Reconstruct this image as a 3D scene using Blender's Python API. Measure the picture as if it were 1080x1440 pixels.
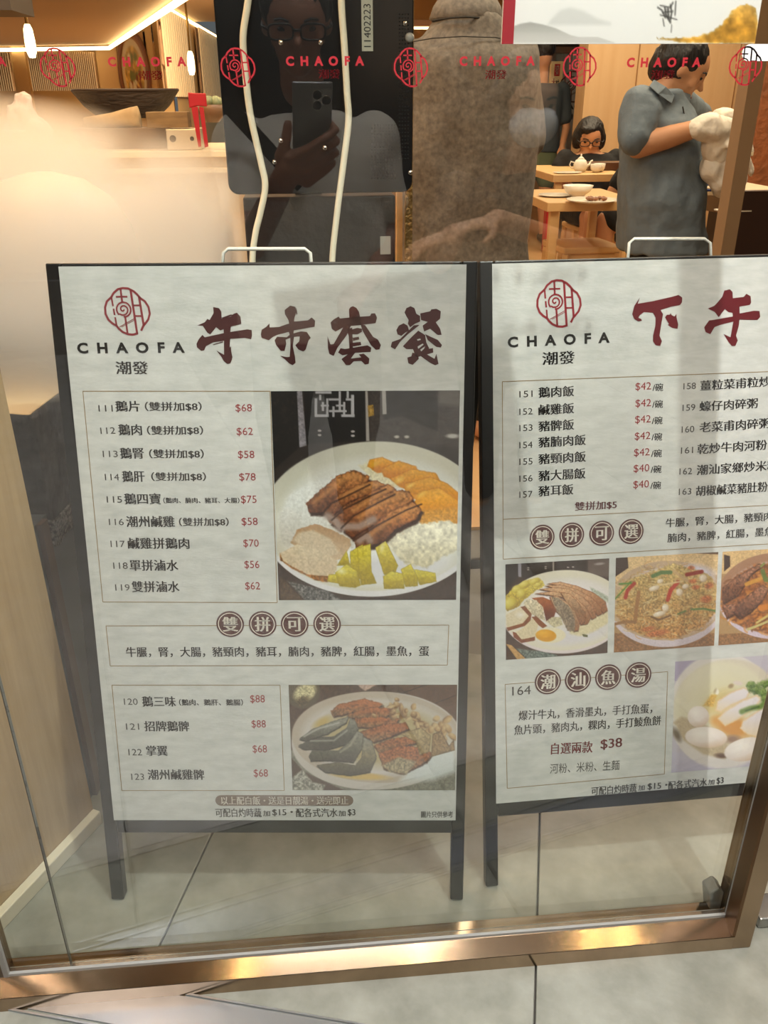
import bpy, bmesh, math, random
import numpy as np
from mathutils import Vector, Matrix, noise as mnoise
random.seed(7); rng=np.random.RandomState(5)
SC=bpy.context.scene; COL=SC.collection; PI=math.pi
for o in list(bpy.data.objects): bpy.data.objects.remove(o)
# ---------------------------------------------------------------- camera
FPX=1190.; PITCH=math.radians(26.02); YAW=math.radians(4.84); ROLL=math.radians(.39)
CAM=Vector((0,-.9115,1.25))
FW=Vector((math.sin(YAW)*math.cos(PITCH),math.cos(YAW)*math.cos(PITCH),-math.sin(PITCH)))
_r=Vector((math.cos(YAW),-math.sin(YAW),0)); _u=_r.cross(FW)
RT=_r*math.cos(ROLL)-_u*math.sin(ROLL); UP=_u*math.cos(ROLL)+_r*math.sin(ROLL)
cd=bpy.data.cameras.new('camera'); cam=bpy.data.objects.new('camera',cd); COL.objects.link(cam); SC.camera=cam
cd.sensor_fit='VERTICAL'; cd.sensor_height=36; cd.lens=36*FPX/1440; cd.clip_start=.004; cd.clip_end=80
cam.matrix_world=Matrix(((RT.x,UP.x,-FW.x,CAM.x),(RT.y,UP.y,-FW.y,CAM.y),(RT.z,UP.z,-FW.z,CAM.z),(0,0,0,1)))
def ray(x,y): return FW+RT*((x-540)/FPX)+UP*((720-y)/FPX)
def hit(x,y,n,o):
    d=ray(x,y); n=Vector(n); return CAM+d*((Vector(o)-CAM).dot(n)/d.dot(n))
def onz(x,y,z=0.): return hit(x,y,(0,0,1),(0,0,z))
def at(x,y,Y): return hit(x,y,(0,1,0),(0,Y,0))
def proj(p):
    d=Vector(p)-CAM; z=d.dot(FW); return 540+FPX*d.dot(RT)/z, 720-FPX*d.dot(UP)/z
# ---------------------------------------------------------------- world, exposure, big lights
w=bpy.data.worlds.new('world'); SC.world=w; w.use_nodes=True
w.node_tree.nodes['Background'].inputs[0].default_value=(.75,.8,.85,1); w.node_tree.nodes['Background'].inputs[1].default_value=.15
SC.view_settings.view_transform='Standard'; SC.view_settings.look='None'; SC.view_settings.gamma=1; SC.view_settings.use_curve_mapping=False
SC.view_settings.exposure=0.0
SC.cycles.volume_bounces=2; SC.cycles.transparent_max_bounces=24; SC.cycles.max_bounces=8; SC.cycles.diffuse_bounces=3
SC.cycles.volume_step_rate=2.0; SC.cycles.volume_max_steps=96; SC.cycles.sample_clamp_indirect=8
def area(name,loc,size,power,col,rot=(0,0,0),sy=None,spread=PI):
    l=bpy.data.lights.new(name,'AREA'); l.energy=power; l.color=col; l.size=size; l.shape='RECTANGLE'; l.size_y=sy or size; l.spread=spread
    o=bpy.data.objects.new(name,l); o.location=loc; o.rotation_euler=rot; COL.objects.link(o); return o
NEU=(1,.98,.965); WARM=(1,.80,.56)
area('mall_fill_light',(-1.1,-1.3,2.9),.5,46,NEU,sy=2.0,rot=(.25,0,0))  # added area lights without fixtures, soft light for posters and people
area('mall_fill_light',(1.3,-1.1,2.9),.5,40,NEU,sy=1.6,rot=(.25,0,0))
area('mall_fill_light',(.1,-.55,2.9),.9,34,NEU,sy=.25,rot=(-.35,0,0))  # added above the window, tilted outward to brighten the people in front
area('mall_fill_light',(.2,-4.2,2.9),3,50,NEU,sy=.6,rot=(.5,0,0))  # added, tilted at the window to brighten the posters
area('restaurant_fill_light',(1.9,2.6,2.4),1.6,52,WARM,sy=1.6)
area('restaurant_fill_light',(2.2,5.4,2.4),2.4,92,WARM,sy=2)
area('restaurant_fill_light',(.2,11.5,2.42),2.0,330,WARM,rot=tuple((Vector((-4,15,1.3))-Vector((.2,11.5,2.42))).to_track_quat('-Z','Y').to_euler()),sy=1.2)  # added out of sight behind the display, aimed at the far left wall
area('restaurant_fill_light',(-3.2,4.6,2.35),2.2,60,WARM,sy=1.6)
area('counter_fill_light',(-.75,1.2,2.3),.8,30,(1,.52,.22),sy=1.0)  # added area light without a fixture, warms the steam
area('counter_fill_light',(-.8,2.9,2.3),1.0,24,(1,.7,.42),sy=.8)  # second added light, reaches the steam from behind
area('entrance_ceiling_light',(.3,1.75,2.45),1.0,16,(1,.94,.82),sy=.5)
# ---------------------------------------------------------------- materials
def lin(h):
    if isinstance(h,str):
        h=h.lstrip('#'); c=[int(h[i:i+2],16)/255 for i in (0,2,4)]
    else: c=list(h)
    return tuple((v/12.92 if v<=.04045 else ((v+.055)/1.055)**2.4) for v in c)
MC={}
def mat(name,col='#888888',rough=.6,metal=0.,noise=None,bump=None,emit=None,spec=.5,stretch=(1,1,1),trans=0.,alpha=None,coat=0.):
    """noise=(scale,amount[,hex2]); bump=(scale,strength)"""
    if name in MC: return MC[name]
    m=bpy.data.materials.new(name); m.use_nodes=True; N=m.node_tree.nodes; L=m.node_tree.links
    b=N['Principled BSDF']; c=lin(col); b.inputs['Base Color'].default_value=(*c,1)
    b.inputs['Roughness'].default_value=rough; b.inputs['Metallic'].default_value=metal
    b.inputs['Specular IOR Level'].default_value=spec
    if coat: b.inputs['Coat Weight'].default_value=coat; b.inputs['Coat Roughness'].default_value=.05
    if trans: b.inputs['Transmission Weight'].default_value=trans
    if alpha is not None: b.inputs['Alpha'].default_value=alpha
    if noise or bump:
        tc=N.new('ShaderNodeTexCoord'); mp=N.new('ShaderNodeMapping'); mp.inputs['Scale'].default_value=stretch
        L.new(tc.outputs['Object'],mp.inputs['Vector'])
    if noise:
        n=N.new('ShaderNodeTexNoise'); n.inputs['Scale'].default_value=noise[0]; n.inputs['Detail'].default_value=6; n.inputs['Roughness'].default_value=.6
        L.new(mp.outputs[0],n.inputs['Vector'])
        r=N.new('ShaderNodeValToRGB'); c2=lin(noise[2]) if len(noise)>2 else tuple(v*.6 for v in c)
        a=noise[1]; r.color_ramp.elements[0].position=.5-a/2; r.color_ramp.elements[1].position=.5+a/2
        r.color_ramp.elements[0].color=(*c2,1); r.color_ramp.elements[1].color=(*c,1)
        L.new(n.outputs['Fac'],r.inputs[0]); L.new(r.outputs[0],b.inputs['Base Color'])
    if bump:
        n2=N.new('ShaderNodeTexNoise'); n2.inputs['Scale'].default_value=bump[0]; n2.inputs['Detail'].default_value=5
        L.new(mp.outputs[0],n2.inputs['Vector']); bp=N.new('ShaderNodeBump'); bp.inputs['Strength'].default_value=bump[1]; bp.inputs['Distance'].default_value=.02
        L.new(n2.outputs['Fac'],bp.inputs['Height']); L.new(bp.outputs[0],b.inputs['Normal'])
    if emit: b.inputs['Emission Color'].default_value=(*lin(emit[0]),1); b.inputs['Emission Strength'].default_value=emit[1]
    MC[name]=m; return m
def glass_mat(name,tint=(.955,.975,.962),f0=.065):
    m=bpy.data.materials.new(name); m.use_nodes=True; N=m.node_tree.nodes; L=m.node_tree.links; N.clear()
    out=N.new('ShaderNodeOutputMaterial'); mx=N.new('ShaderNodeMixShader'); t=N.new('ShaderNodeBsdfTransparent'); g=N.new('ShaderNodeBsdfGlossy')
    t.inputs[0].default_value=(*tint,1); g.inputs['Roughness'].default_value=0.0; g.inputs[0].default_value=(1,1,1,1)
    lw=N.new('ShaderNodeLayerWeight'); lw.inputs[0].default_value=.5
    p=N.new('ShaderNodeMath'); p.operation='POWER'; p.inputs[1].default_value=5; L.new(lw.outputs['Facing'],p.inputs[0])
    ma=N.new('ShaderNodeMath'); ma.operation='MULTIPLY_ADD'; ma.inputs[1].default_value=1-f0; ma.inputs[2].default_value=f0; L.new(p.outputs[0],ma.inputs[0])
    L.new(ma.outputs[0],mx.inputs[0]); L.new(t.outputs[0],mx.inputs[1]); L.new(g.outputs[0],mx.inputs[2]); L.new(mx.outputs[0],out.inputs[0]); MC[name]=m; return m
# ---------------------------------------------------------------- mesh helpers
def tag(o,label=None,cat=None,group=None,kind=None):
    if label: o['label']=label
    if cat: o['category']=cat
    if group: o['group']=group
    if kind: o['kind']=kind
    return o
def empty(name,loc=(0,0,0),rz=0,label=None,cat=None,group=None):
    o=bpy.data.objects.new(name,None); COL.objects.link(o); o.location=loc; o.rotation_euler=(0,0,rz); o.empty_display_size=.1
    return tag(o,label,cat,group)
class MB:
    def __init__(s): s.v=[]; s.f=[]; s.m=[]
    def add(s,V,F,mi=0):
        b=len(s.v); s.v+= [tuple(p) for p in V]; s.f+=[[b+i for i in f] for f in F]; s.m+=[mi]*len(F); return s
    def box(s,c,d,M=None,mi=0):
        c=Vector(c); V=[]
        for z in (-1,1):
            for (x,y) in ((-1,-1),(1,-1),(1,1),(-1,1)):
                p=Vector((x*d[0]/2,y*d[1]/2,z*d[2]/2)); p=(M@p if M else p)+c; V.append(p)
        return s.add(V,[(3,2,1,0),(4,5,6,7),(0,1,5,4),(1,2,6,5),(2,3,7,6),(3,0,4,7)],mi)
    def bx(s,x0,x1,y0,y1,z0,z1,mi=0): return s.box(((x0+x1)/2,(y0+y1)/2,(z0+z1)/2),(x1-x0,y1-y0,z1-z0),None,mi)
    def beam(s,a,b,wd,dp,up=(0,0,1),mi=0):
        a=Vector(a);b=Vector(b); z=(b-a); l=z.length; z.normalize(); x=Vector(up).cross(z)
        if x.length<1e-4: x=Vector((1,0,0)).cross(z)
        x.normalize(); y=z.cross(x); M=Matrix((x,y,z)).transposed(); return s.box((a+b)/2,(wd,dp,l),M,mi)
    def prism(s,P,n,mi=0):
        """polygon P (3d points) extruded along vector n"""
        n=Vector(n); k=len(P); V=[Vector(p) for p in P]+[Vector(p)+n for p in P]
        F=[list(range(k))[::-1],list(range(k,2*k))]+[(i,(i+1)%k,k+(i+1)%k,k+i) for i in range(k)]
        return s.add(V,F,mi)
    def tube(s,pts,r,seg=8,mi=0,closed=False):
        P=[Vector(p) for p in pts]; R=r if isinstance(r,(list,tuple)) else [r]*len(P)
        V=[]; n=len(P); prev=None
        for i in range(n):
            if closed: t=P[(i+1)%n]-P[i-1]
            else: t=P[min(i+1,n-1)]-P[max(i-1,0)]
            t.normalize()
            if prev is None:
                a=Vector((0,0,1)) if abs(t.z)<.9 else Vector((1,0,0)); x=a.cross(t).normalized()
            else: x=(prev-t*prev.dot(t)).normalized()
            prev=x; y=t.cross(x)
            for k in range(seg):
                a=2*PI*k/seg; V.append(P[i]+(x*math.cos(a)+y*math.sin(a))*R[i])
        F=[]
        for i in range(n if closed else n-1):
            for k in range(seg):
                a=i*seg+k; b=i*seg+(k+1)%seg; j=((i+1)%n)*seg
                F.append((a,b,j+(k+1)%seg,j+k))
        if not closed: F+= [list(range(seg))[::-1],[(n-1)*seg+k for k in range(seg)]]
        return s.add(V,F,mi)
    def lathe(s,prof,c=(0,0,0),seg=24,mi=0,M=None,sx=1,sy=1):
        c=Vector(c); V=[];n=len(prof)
        for (r,z) in prof:
            for k in range(seg):
                a=2*PI*k/seg; p=Vector((r*math.cos(a)*sx,r*math.sin(a)*sy,z)); V.append((M@p if M else p)+c)
        F=[(i*seg+k,i*seg+(k+1)%seg,(i+1)*seg+(k+1)%seg,(i+1)*seg+k) for i in range(n-1) for k in range(seg)]
        if prof[0][0]>1e-5: F.append(list(range(seg))[::-1])
        if prof[-1][0]>1e-5: F.append([(n-1)*seg+k for k in range(seg)])
        return s.add(V,F,mi)
    def build(s,name,m,parent=None,smooth=False,bevel=0,rel=True):
        me=bpy.data.meshes.new(name)
        V=s.v
        me.from_pydata([tuple(v) for v in V],[],s.f)
        for mm in (m if isinstance(m,(list,tuple)) else [m]): me.materials.append(mm)
        if isinstance(m,(list,tuple)): me.polygons.foreach_set('material_index',s.m)
        me.validate(); me.update()
        bm=bmesh.new(); bm.from_mesh(me); bmesh.ops.remove_doubles(bm,verts=bm.verts,dist=1e-6); bmesh.ops.recalc_face_normals(bm,faces=bm.faces); bm.to_mesh(me); bm.free()
        if smooth: me.polygons.foreach_set('use_smooth',[True]*len(me.polygons))
        o=bpy.data.objects.new(name,me); COL.objects.link(o)
        if bevel:
            md=o.modifiers.new('bevel','BEVEL'); md.width=bevel; md.segments=2; md.limit_method='ANGLE'
        if parent: o.parent=parent
        return o
def worldparent(o,p):
    """keep world-space coordinates for a child built in world space"""
    o.parent=p; o.matrix_parent_inverse=MW[p.name].inverted() if p.name in MW else Matrix.Translation(-Vector(p.location)); return o
MW={}
def baked(o):
    dg=bpy.context.evaluated_depsgraph_get(); me=bpy.data.meshes.new_from_object(o.evaluated_get(dg)); return me
TC={}
def text_mesh(s,bold=0.,hb=0.,spacing=1.):
    """-> (verts Nx2, faces) of a string in the built-in font"""
    k=(s,bold,spacing)
    if k not in TC:
        cu=bpy.data.curves.new('lettering','FONT'); cu.body=s; cu.offset=bold; cu.resolution_u=3; cu.space_character=spacing
        o=bpy.data.objects.new('lettering',cu); COL.objects.link(o)
        me=baked(o); V=np.array([v.co[:2] for v in me.vertices]).reshape(-1,2); F=[list(p.vertices) for p in me.polygons]
        bpy.data.objects.remove(o); bpy.data.curves.remove(cu); bpy.data.meshes.remove(me); TC[k]=(V,F)
    V,F=TC[k]
    if hb:
        VV=[];FF=[]; n=len(V)
        for i,dx in enumerate((-hb,0,hb)): VV.append(V+[dx,0]); FF+=[[a+i*n for a in f] for f in F]
        return np.concatenate(VV),FF
    return V,F
# logo strokes, traced in its own units: x right, y up, height 1
def _stroke(P,wd):
    return ([((x-545)/720,(485-y)/720) for x,y in P],wd/720)
LOGO=[_stroke(P,wd) for P,wd in [
 ([(300,275),(345,205),(420,145),(500,128),(580,135),(660,175),(715,225),(760,280)],34),
 ([(745,272),(830,330),(880,420),(892,520),(860,610),(800,680),(775,705),(735,782)],34),
 ([(345,695),(380,745),(440,800),(520,835),(600,842),(682,822)],34),
 ([(310,262),(230,330),(195,420),(193,520),(230,610),(290,668),(352,705)],34),
 ([(618,155),(668,830)],34),([(742,262),(782,705)],34),([(640,392),(745,392)],26),([(655,555),(760,555)],26),
 ([(462,140),(472,345)],30),([(378,258),(560,258)],26),([(500,570),(516,835)],30),
 ([(308,270),(322,402)],26),([(326,440),(336,538)],26),([(340,572),(352,700)],26),([(395,722),(632,598)],10),([(430,722),(640,618)],8),
 ([(485+112*math.cos(a)*s,455-112*math.sin(a)*s) for a,s in [(PI*1.25-i*PI/9.,1-.0*i) for i in range(17)]],26),
 ([(478+r*math.cos(a),452-r*math.sin(a)) for a,r in [(-PI*.75+i*PI/7,95-4.6*i) for i in range(20)]],24)]]
def ribbon(P,wd):
    P=[Vector((x,y)) for x,y in P]; n=len(P); V=[];F=[]
    for i in range(n):
        t=(P[min(i+1,n-1)]-P[max(i-1,0)]).normalized(); q=Vector((-t.y,t.x))*wd/2; V+=[tuple(P[i]+q),tuple(P[i]-q)]
    F=[(2*i,2*i+1,2*i+3,2*i+2) for i in range(n-1)]
    return V,F
def logo_mesh():
    V=[];F=[]
    for P,wd in LOGO:
        v,f=ribbon(P,wd); F+=[[a+len(V) for a in q] for q in f]; V+=v
    return np.array(V),F
def flat(name,V,F,fn,m,parent=None,winding=True):
    """2d mesh mapped through fn(x,y)->3d"""
    me=bpy.data.meshes.new(name); me.from_pydata([tuple(fn(x,y)) for x,y in V],[],F); me.materials.append(m); me.update()
    o=bpy.data.objects.new(name,me); COL.objects.link(o); o.parent=parent; return o
# ---------------------------------------------------------------- common materials
BRONZE=mat('bronze',"#ad977f",.15,1.,noise=(3,.5,'#8b745c'))
BRONZE_D=mat('bronze_dark',"#6b5038",.3,1.)
def brushed(m,an=.92,rot=0.):
    N=m.node_tree.nodes; b=N['Principled BSDF']; t=N.new('ShaderNodeTangent'); t.direction_type='RADIAL'; t.axis='X'
    m.node_tree.links.new(t.outputs[0],b.inputs['Tangent']); b.inputs['Anisotropic'].default_value=an; b.inputs['Anisotropic Rotation'].default_value=rot
brushed(BRONZE,.5,0.)
SILICONE=mat('silicone','#8f8f8c',.45)
GLASS=glass_mat('window_glass')
STEEL=mat('stainless','#a9adb5',.3,1.,bump=(20,.03))
BLACK=mat('black_paint','#0b0a0a',.45,bump=(60,.1))
BLACKGLOSS=mat('black_gloss','#0a0b0d',.18)
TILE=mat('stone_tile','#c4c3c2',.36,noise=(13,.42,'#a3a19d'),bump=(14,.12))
TILE_SHADE=mat('stone_tile_shade','#92938a',.3,noise=(11,.42,'#72736a'),bump=(14,.1))  # same stone as the mall tiles, with dimmer shop light in its colour
GROUT=mat('grout','#6d6963',.9)
WOOD=mat('wood_veneer','#c39a68',.5,noise=(6,.8,'#a87f50'),stretch=(6,6,.5),bump=(30,.05))
WOODG=mat('wood_panel_grey','#bca27c',.42,noise=(6,.6,'#9a8260'),stretch=(9,9,.45),bump=(30,.04))
LIGHTWOOD=mat('light_wood','#e0b981',.45,noise=(5,.6,'#cda36b'),stretch=(1,6,6))
CREAM=mat('cream_plaster','#d9bd93',.8)
CEIL=mat('ceiling_paint','#c9a97d',.8)
WHITE=mat('white_glaze','#efe8d8',.2)
RED=mat('red_transfer','#a01420',.5)
# ---------------------------------------------------------------- setting: floors
fl=MB().bx(-4,4,-6,1.5,-.06,-.012).build('floor',GROUT); tag(fl,'grey stone tile floor running from the mall under the window into the shop',kind='structure')
ax=math.radians(74.5); e1=Vector((math.cos(ax),math.sin(ax),0)); e2=Vector((math.sin(ax),-math.cos(ax),0))
o0=Vector((.334,.038,0)); TS=.61; TL=1.22
def tilemesh(nm,m):
    t=MB().box((0,0,-.0075),(TS-.003,TL-.003,.015)).build(nm,m,fl,bevel=.0015); return t
Tm=tilemesh('tile',TILE); Ti=tilemesh('tile',TILE_SHADE)
Mz=Matrix.Rotation(ax-PI/2,4,'Z')
used=[False,False]
for i in range(-4,3):
    for j in range(-6,6):
        c=o0+e1*((i+.12)*TL)+e2*((j+.5)*TS)
        if c.y<-3.4 or c.y>1.25 or abs(c.x)>2.9: continue
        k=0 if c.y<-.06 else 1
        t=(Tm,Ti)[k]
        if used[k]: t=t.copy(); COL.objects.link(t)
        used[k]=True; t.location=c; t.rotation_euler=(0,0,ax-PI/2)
st=MB()
sd=Vector((math.cos(math.radians(-15.2)),math.sin(math.radians(-15.2)),0)); sn=Vector((-sd.y,sd.x,0))
p0=Vector((.089,-.128,0))
st.box(p0-sn*.03+sd*.3+Vector((0,0,.0015)),(2.6,.06,.003),Matrix((sd,sn,Vector((0,0,1)))).transposed())
st.box(p0+sn*.004+sd*.3+Vector((0,0,.002)),(2.6,.003,.004),Matrix((sd,sn,Vector((0,0,1)))).transposed())
st.box(p0-sn*.066+sd*.3+Vector((0,0,.002)),(2.6,.003,.004),Matrix((sd,sn,Vector((0,0,1)))).transposed())
tag(st.build('floor_strip',STEEL),'flat stainless steel strip set across the mall floor in front of the window',kind='structure')['label']='flat stainless steel strip set across the mall floor'
wf=MB().bx(-5,7,1.5,18,-.06,0).build('floor',mat('restaurant_floor','#d3ab7b',.35,noise=(2,.8,'#c39a6a'),stretch=(1,4,1))); tag(wf,'tan floor of the dining room',kind='structure')
# ---------------------------------------------------------------- window frame, panes
win=MB()
win.prism([(-1.6,-.036,0),(-1.6,.032,0),(-1.6,.032,.03),(-1.6,.010,.03),(-1.6,.009,.038),(-1.6,-.001,.038),(-1.6,-.0355,.0292),(-1.6,-.036,.0285)],(2.239,0,0))
wn=win.build('window_1',BRONZE); tag(wn,'bronze framed shop window with red transfers on the glass',kind='structure')
MB().bx(.639,.670,-.036,.032,0,3.0).build('window_post',BRONZE,wn,bevel=.0015)
MB().bx(-.545,-.516,-.036,.032,.03,3.0).build('window_post',BRONZE,wn,bevel=.0015)
g=MB(); g.bx(-.512,.644,-.005,0,.03,.042); g.bx(-.512,.644,.008,.012,.03,.036)
g.bx(.636,.643,-.006,0,.03,3.0); g.bx(-.517,-.508,-.006,0,.03,3.0)
g.build('gasket',SILICONE,wn)
MB().bx(.634,.6395,-.036,-.006,.0302,3.0).build('post_reveal',BRONZE_D,wn)
def pane(x0,x1,z0=.032,z1=3.0):
    o=MB().bx(x0,x1,0,.008,z0,z1).build('glass_pane',GLASS,wn); return o
pane(-.516,-.4165); pane(-.4150,.639)
MB().bx(-.4164,-.4151,.0005,.0075,.034,3.0).build('glass_joint',mat('dark_joint','#3c3a33',.5),wn)
pl=MB().bx(-1.6,-.546,0,.008,.032,3).build('glass_pane',GLASS,wn)
# transfers on the glass
def glassfn(cx,cz,s,sx=None): return lambda x,y: (cx+x*(sx or s),-.0012,cz+y*s)
LV,LF=logo_mesh()
for px,py in ((82,95),(335,95),(578,95),(815,94),(1048,93)):
    c=at(px,py,0); s=abs(at(px,py-27,0).z-at(px,py+27,0).z); flat('logo_transfer',LV,LF,glassfn(c.x,c.z,s,s*1.0),RED,wn)
def fit_text(s,A,B,h,bold=0,hb=0,spacing=1):
    """-> V,F,normalised so x:0..w, y:-h/2..h/2"""
    V,F=text_mesh(s,bold,hb,spacing); lo=V.min(0); hi=V.max(0)
    W=(V-[lo[0],(lo[1]+hi[1])/2])/[hi[0]-lo[0],hi[1]-lo[1]]; return W,F
def gtext(s,xl,xr,y,h,m=RED,bold=.015,spacing=1,hb=0):
    W,F=fit_text(s,0,0,0,bold,hb,spacing); a=at(xl,y,0); b=at(xr,y,0); hh=abs(at(xl,y-h/2,0).z-at(xl,y+h/2,0).z)
    flat('lettering_transfer',W,F,lambda x,yy:(a.x+x*(b.x-a.x),-.0012,a.z+yy*hh),m,wn)
for xl,xr,y in ((-98,9,87),(152,262,87),(402,512,86),(646,752,86),(881,985,88)):
    gtext('CHAOFA',xl,xr,y,14,spacing=2.1,bold=.045)
for xl,xr,y in ((195,230,106),(448,478,104),(682,712,105),(915,948,105)): gtext('潮發',xl,xr,y,13,bold=0,hb=.015)
# ---------------------------------------------------------------- the hanging banner and the menu boards
# Printed pictures are fine vertex grids coloured through numpy: flat print on a flat sheet.
def vnoise(X,Y,sc,seed=0,oct=3):
    r=np.zeros_like(X); amp=1.;tot=0
    for o in range(oct):
        R=np.random.RandomState(seed+o*17); T=R.rand(64,64); x=X/sc*2**o; y=Y/sc*2**o
        xi=np.floor(x).astype(int); yi=np.floor(y).astype(int); fx=x-xi; fy=y-yi; fx=fx*fx*(3-2*fx); fy=fy*fy*(3-2*fy)
        g=lambda a,b: T[a%64,b%64]
        r+=amp*((g(xi,yi)*(1-fx)+g(xi+1,yi)*fx)*(1-fy)+(g(xi,yi+1)*(1-fx)+g(xi+1,yi+1)*fx)*fy); tot+=amp; amp*=.5
    return r/tot
class Paint:
    def __init__(s,X,Y,col): s.X=X;s.Y=Y;s.C=np.tile(np.array(s.rgb(col)),(X.size,1)).astype(float)
    def rgb(s,c): 
        if isinstance(c,str): c=c.lstrip('#'); return tuple(int(c[i:i+2],16)/255 for i in (0,2,4))
        return c
    def mix(s,m,col): m=np.clip(m,0,1)[:,None]; s.C=s.C*(1-m)+(np.array(s.rgb(col)) if not isinstance(col,np.ndarray) else col)*m
    def dell(s,cx,cy,rx,ry,rot=0,warp=0,wsc=20,seed=1):
        c,q=math.cos(math.radians(rot)),math.sin(math.radians(rot)); x=s.X-cx;y=s.Y-cy
        if warp: x=x+(vnoise(s.X,s.Y,wsc,seed)-.5)*warp; y=y+(vnoise(s.X,s.Y,wsc,seed+5)-.5)*warp
        u=(x*c+y*q)/rx; v=(-x*q+y*c)/ry; return np.sqrt(u*u+v*v),u,v
    def ell(s,cx,cy,rx,ry,col,rot=0,soft=.05,hi=None,lo=None,warp=0,wsc=20,seed=1,tex=0,op=1.):
        d,u,v=s.dell(cx,cy,rx,ry,rot,warp,wsc,seed); m=np.clip((1-d)/soft,0,1)*op
        base=np.tile(np.array(s.rgb(col)),(s.X.size,1))
        if hi is not None: k=np.clip(1-np.sqrt((u+.25)**2+(v+.35)**2)*1.1,0,1)[:,None]; base=base*(1-k)+np.array(s.rgb(hi))*k
        if lo is not None: k=np.clip((v*.7+u*.35+d*.5-.45)*1.2,0,1)[:,None]; base=base*(1-k)+np.array(s.rgb(lo))*k
        if tex: base=base*(1+tex*(vnoise(s.X,s.Y,7,seed+9)-.5)[:,None]*2)
        s.mix(m,base)
    def sdpoly(s,P):
        X,Y=s.X,s.Y; d=np.full(X.size,1e18); ins=np.zeros(X.size,bool); n=len(P)
        for i in range(n):
            ax,ay=P[i]; bx,by=P[i-1]; ex,ey=bx-ax,by-ay; wx,wy=X-ax,Y-ay
            t=np.clip((wx*ex+wy*ey)/(ex*ex+ey*ey+1e-9),0,1); d=np.minimum(d,(wx-ex*t)**2+(wy-ey*t)**2)
            c=((ay>Y)!=(by>Y)); xx=ex*(Y-ay)/((by-ay) if by!=ay else 1e-9)+ax; ins^=(c&(X<xx))
        return np.where(ins,1,-1)*np.sqrt(d)
    def poly(s,P,col,soft=3,hi=None,lo=None,tex=0,seed=1,warp=0,edge=None,ew=10,tsc=9):
        if warp:
            X0,Y0=s.X,s.Y; s.X=X0+(vnoise(X0,Y0,14,seed)-.5)*warp; s.Y=Y0+(vnoise(X0,Y0,14,seed+3)-.5)*warp
        d=s.sdpoly(P)
        if warp: s.X,s.Y=X0,Y0
        m=np.clip(d/soft+.5,0,1); base=np.tile(np.array(s.rgb(col)),(s.X.size,1))
        xs=[p[0] for p in P]; ys=[p[1] for p in P]; v=(s.Y-min(ys))/(max(ys)-min(ys)+1e-6)
        if hi is not None: k=np.clip(1-v*1.8,0,1)[:,None]; base=base*(1-k)+np.array(s.rgb(hi))*k
        if lo is not None: k=np.clip(v*1.8-.8,0,1)[:,None]; base=base*(1-k)+np.array(s.rgb(lo))*k
        if edge is not None: k=np.clip(1-d/ew,0,1)[:,None]*.9; base=base*(1-k)+np.array(s.rgb(edge))*k
        if tex: base=base*(1+tex*(vnoise(s.X,s.Y,tsc,seed+9)-.5)[:,None]*2)
        s.mix(m,base)
    def line(s,P,wd,col,soft=2,op=1.):
        X,Y=s.X,s.Y; d=np.full(X.size,1e18)
        for i in range(len(P)-1):
            ax,ay=P[i]; bx,by=P[i+1]; ex,ey=bx-ax,by-ay; wx,wy=X-ax,Y-ay
            t=np.clip((wx*ex+wy*ey)/(ex*ex+ey*ey+1e-9),0,1); d=np.minimum(d,(wx-ex*t)**2+(wy-ey*t)**2)
        s.mix(np.clip((wd/2-np.sqrt(d))/soft+.5,0,1)*op,col)
    def grain(s,a,sc=5,seed=3): s.C=s.C*(1+a*(vnoise(s.X,s.Y,sc,seed)-.5)[:,None]*2)
def vcmat(name,rough=.45):
    if name in MC: return MC[name]
    m=bpy.data.materials.new(name); m.use_nodes=True; N=m.node_tree.nodes; L=m.node_tree.links
    a=N.new('ShaderNodeVertexColor'); a.layer_name='print'; L.new(a.outputs[0],N['Principled BSDF'].inputs['Base Color']); N['Principled BSDF'].inputs['Roughness'].default_value=rough
    MC[name]=m; return m
def picture(name,corner_fn,nx,ny,px_fn,bg,fn,parent,rough=.4,label=None):
    """corner_fn(s,t)->3d local point, px_fn(P)->picture coordinates (arrays)"""
    S,T=np.meshgrid(np.linspace(0,1,nx),np.linspace(0,1,ny)); S=S.ravel();T=T.ravel()
    co=np.array([tuple(corner_fn(a,b)) for a,b in zip(S,T)]); X,Y=px_fn(S,T)
    p=Paint(X,Y,bg); fn(p); C=np.clip(p.C,0,1); C=np.where(C<=.04045,C/12.92,((C+.055)/1.055)**2.4)
    I=np.arange(nx*ny).reshape(ny,nx); q=np.stack([I[:-1,:-1],I[1:,:-1],I[1:,1:],I[:-1,1:]],-1).reshape(-1,4)
    me=bpy.data.meshes.new(name); me.from_pydata(co.tolist(),[],q.tolist())
    ca=me.color_attributes.new('print','FLOAT_COLOR','POINT'); ca.data.foreach_set('color',np.concatenate([C,np.ones((len(C),1))],1).astype(np.float32).ravel())
    me.materials.append(vcmat('printed_picture',rough)); me.update()
    o=bpy.data.objects.new(name,me); COL.objects.link(o); o.parent=parent
    if label: o['label']=label
    return o
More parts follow.
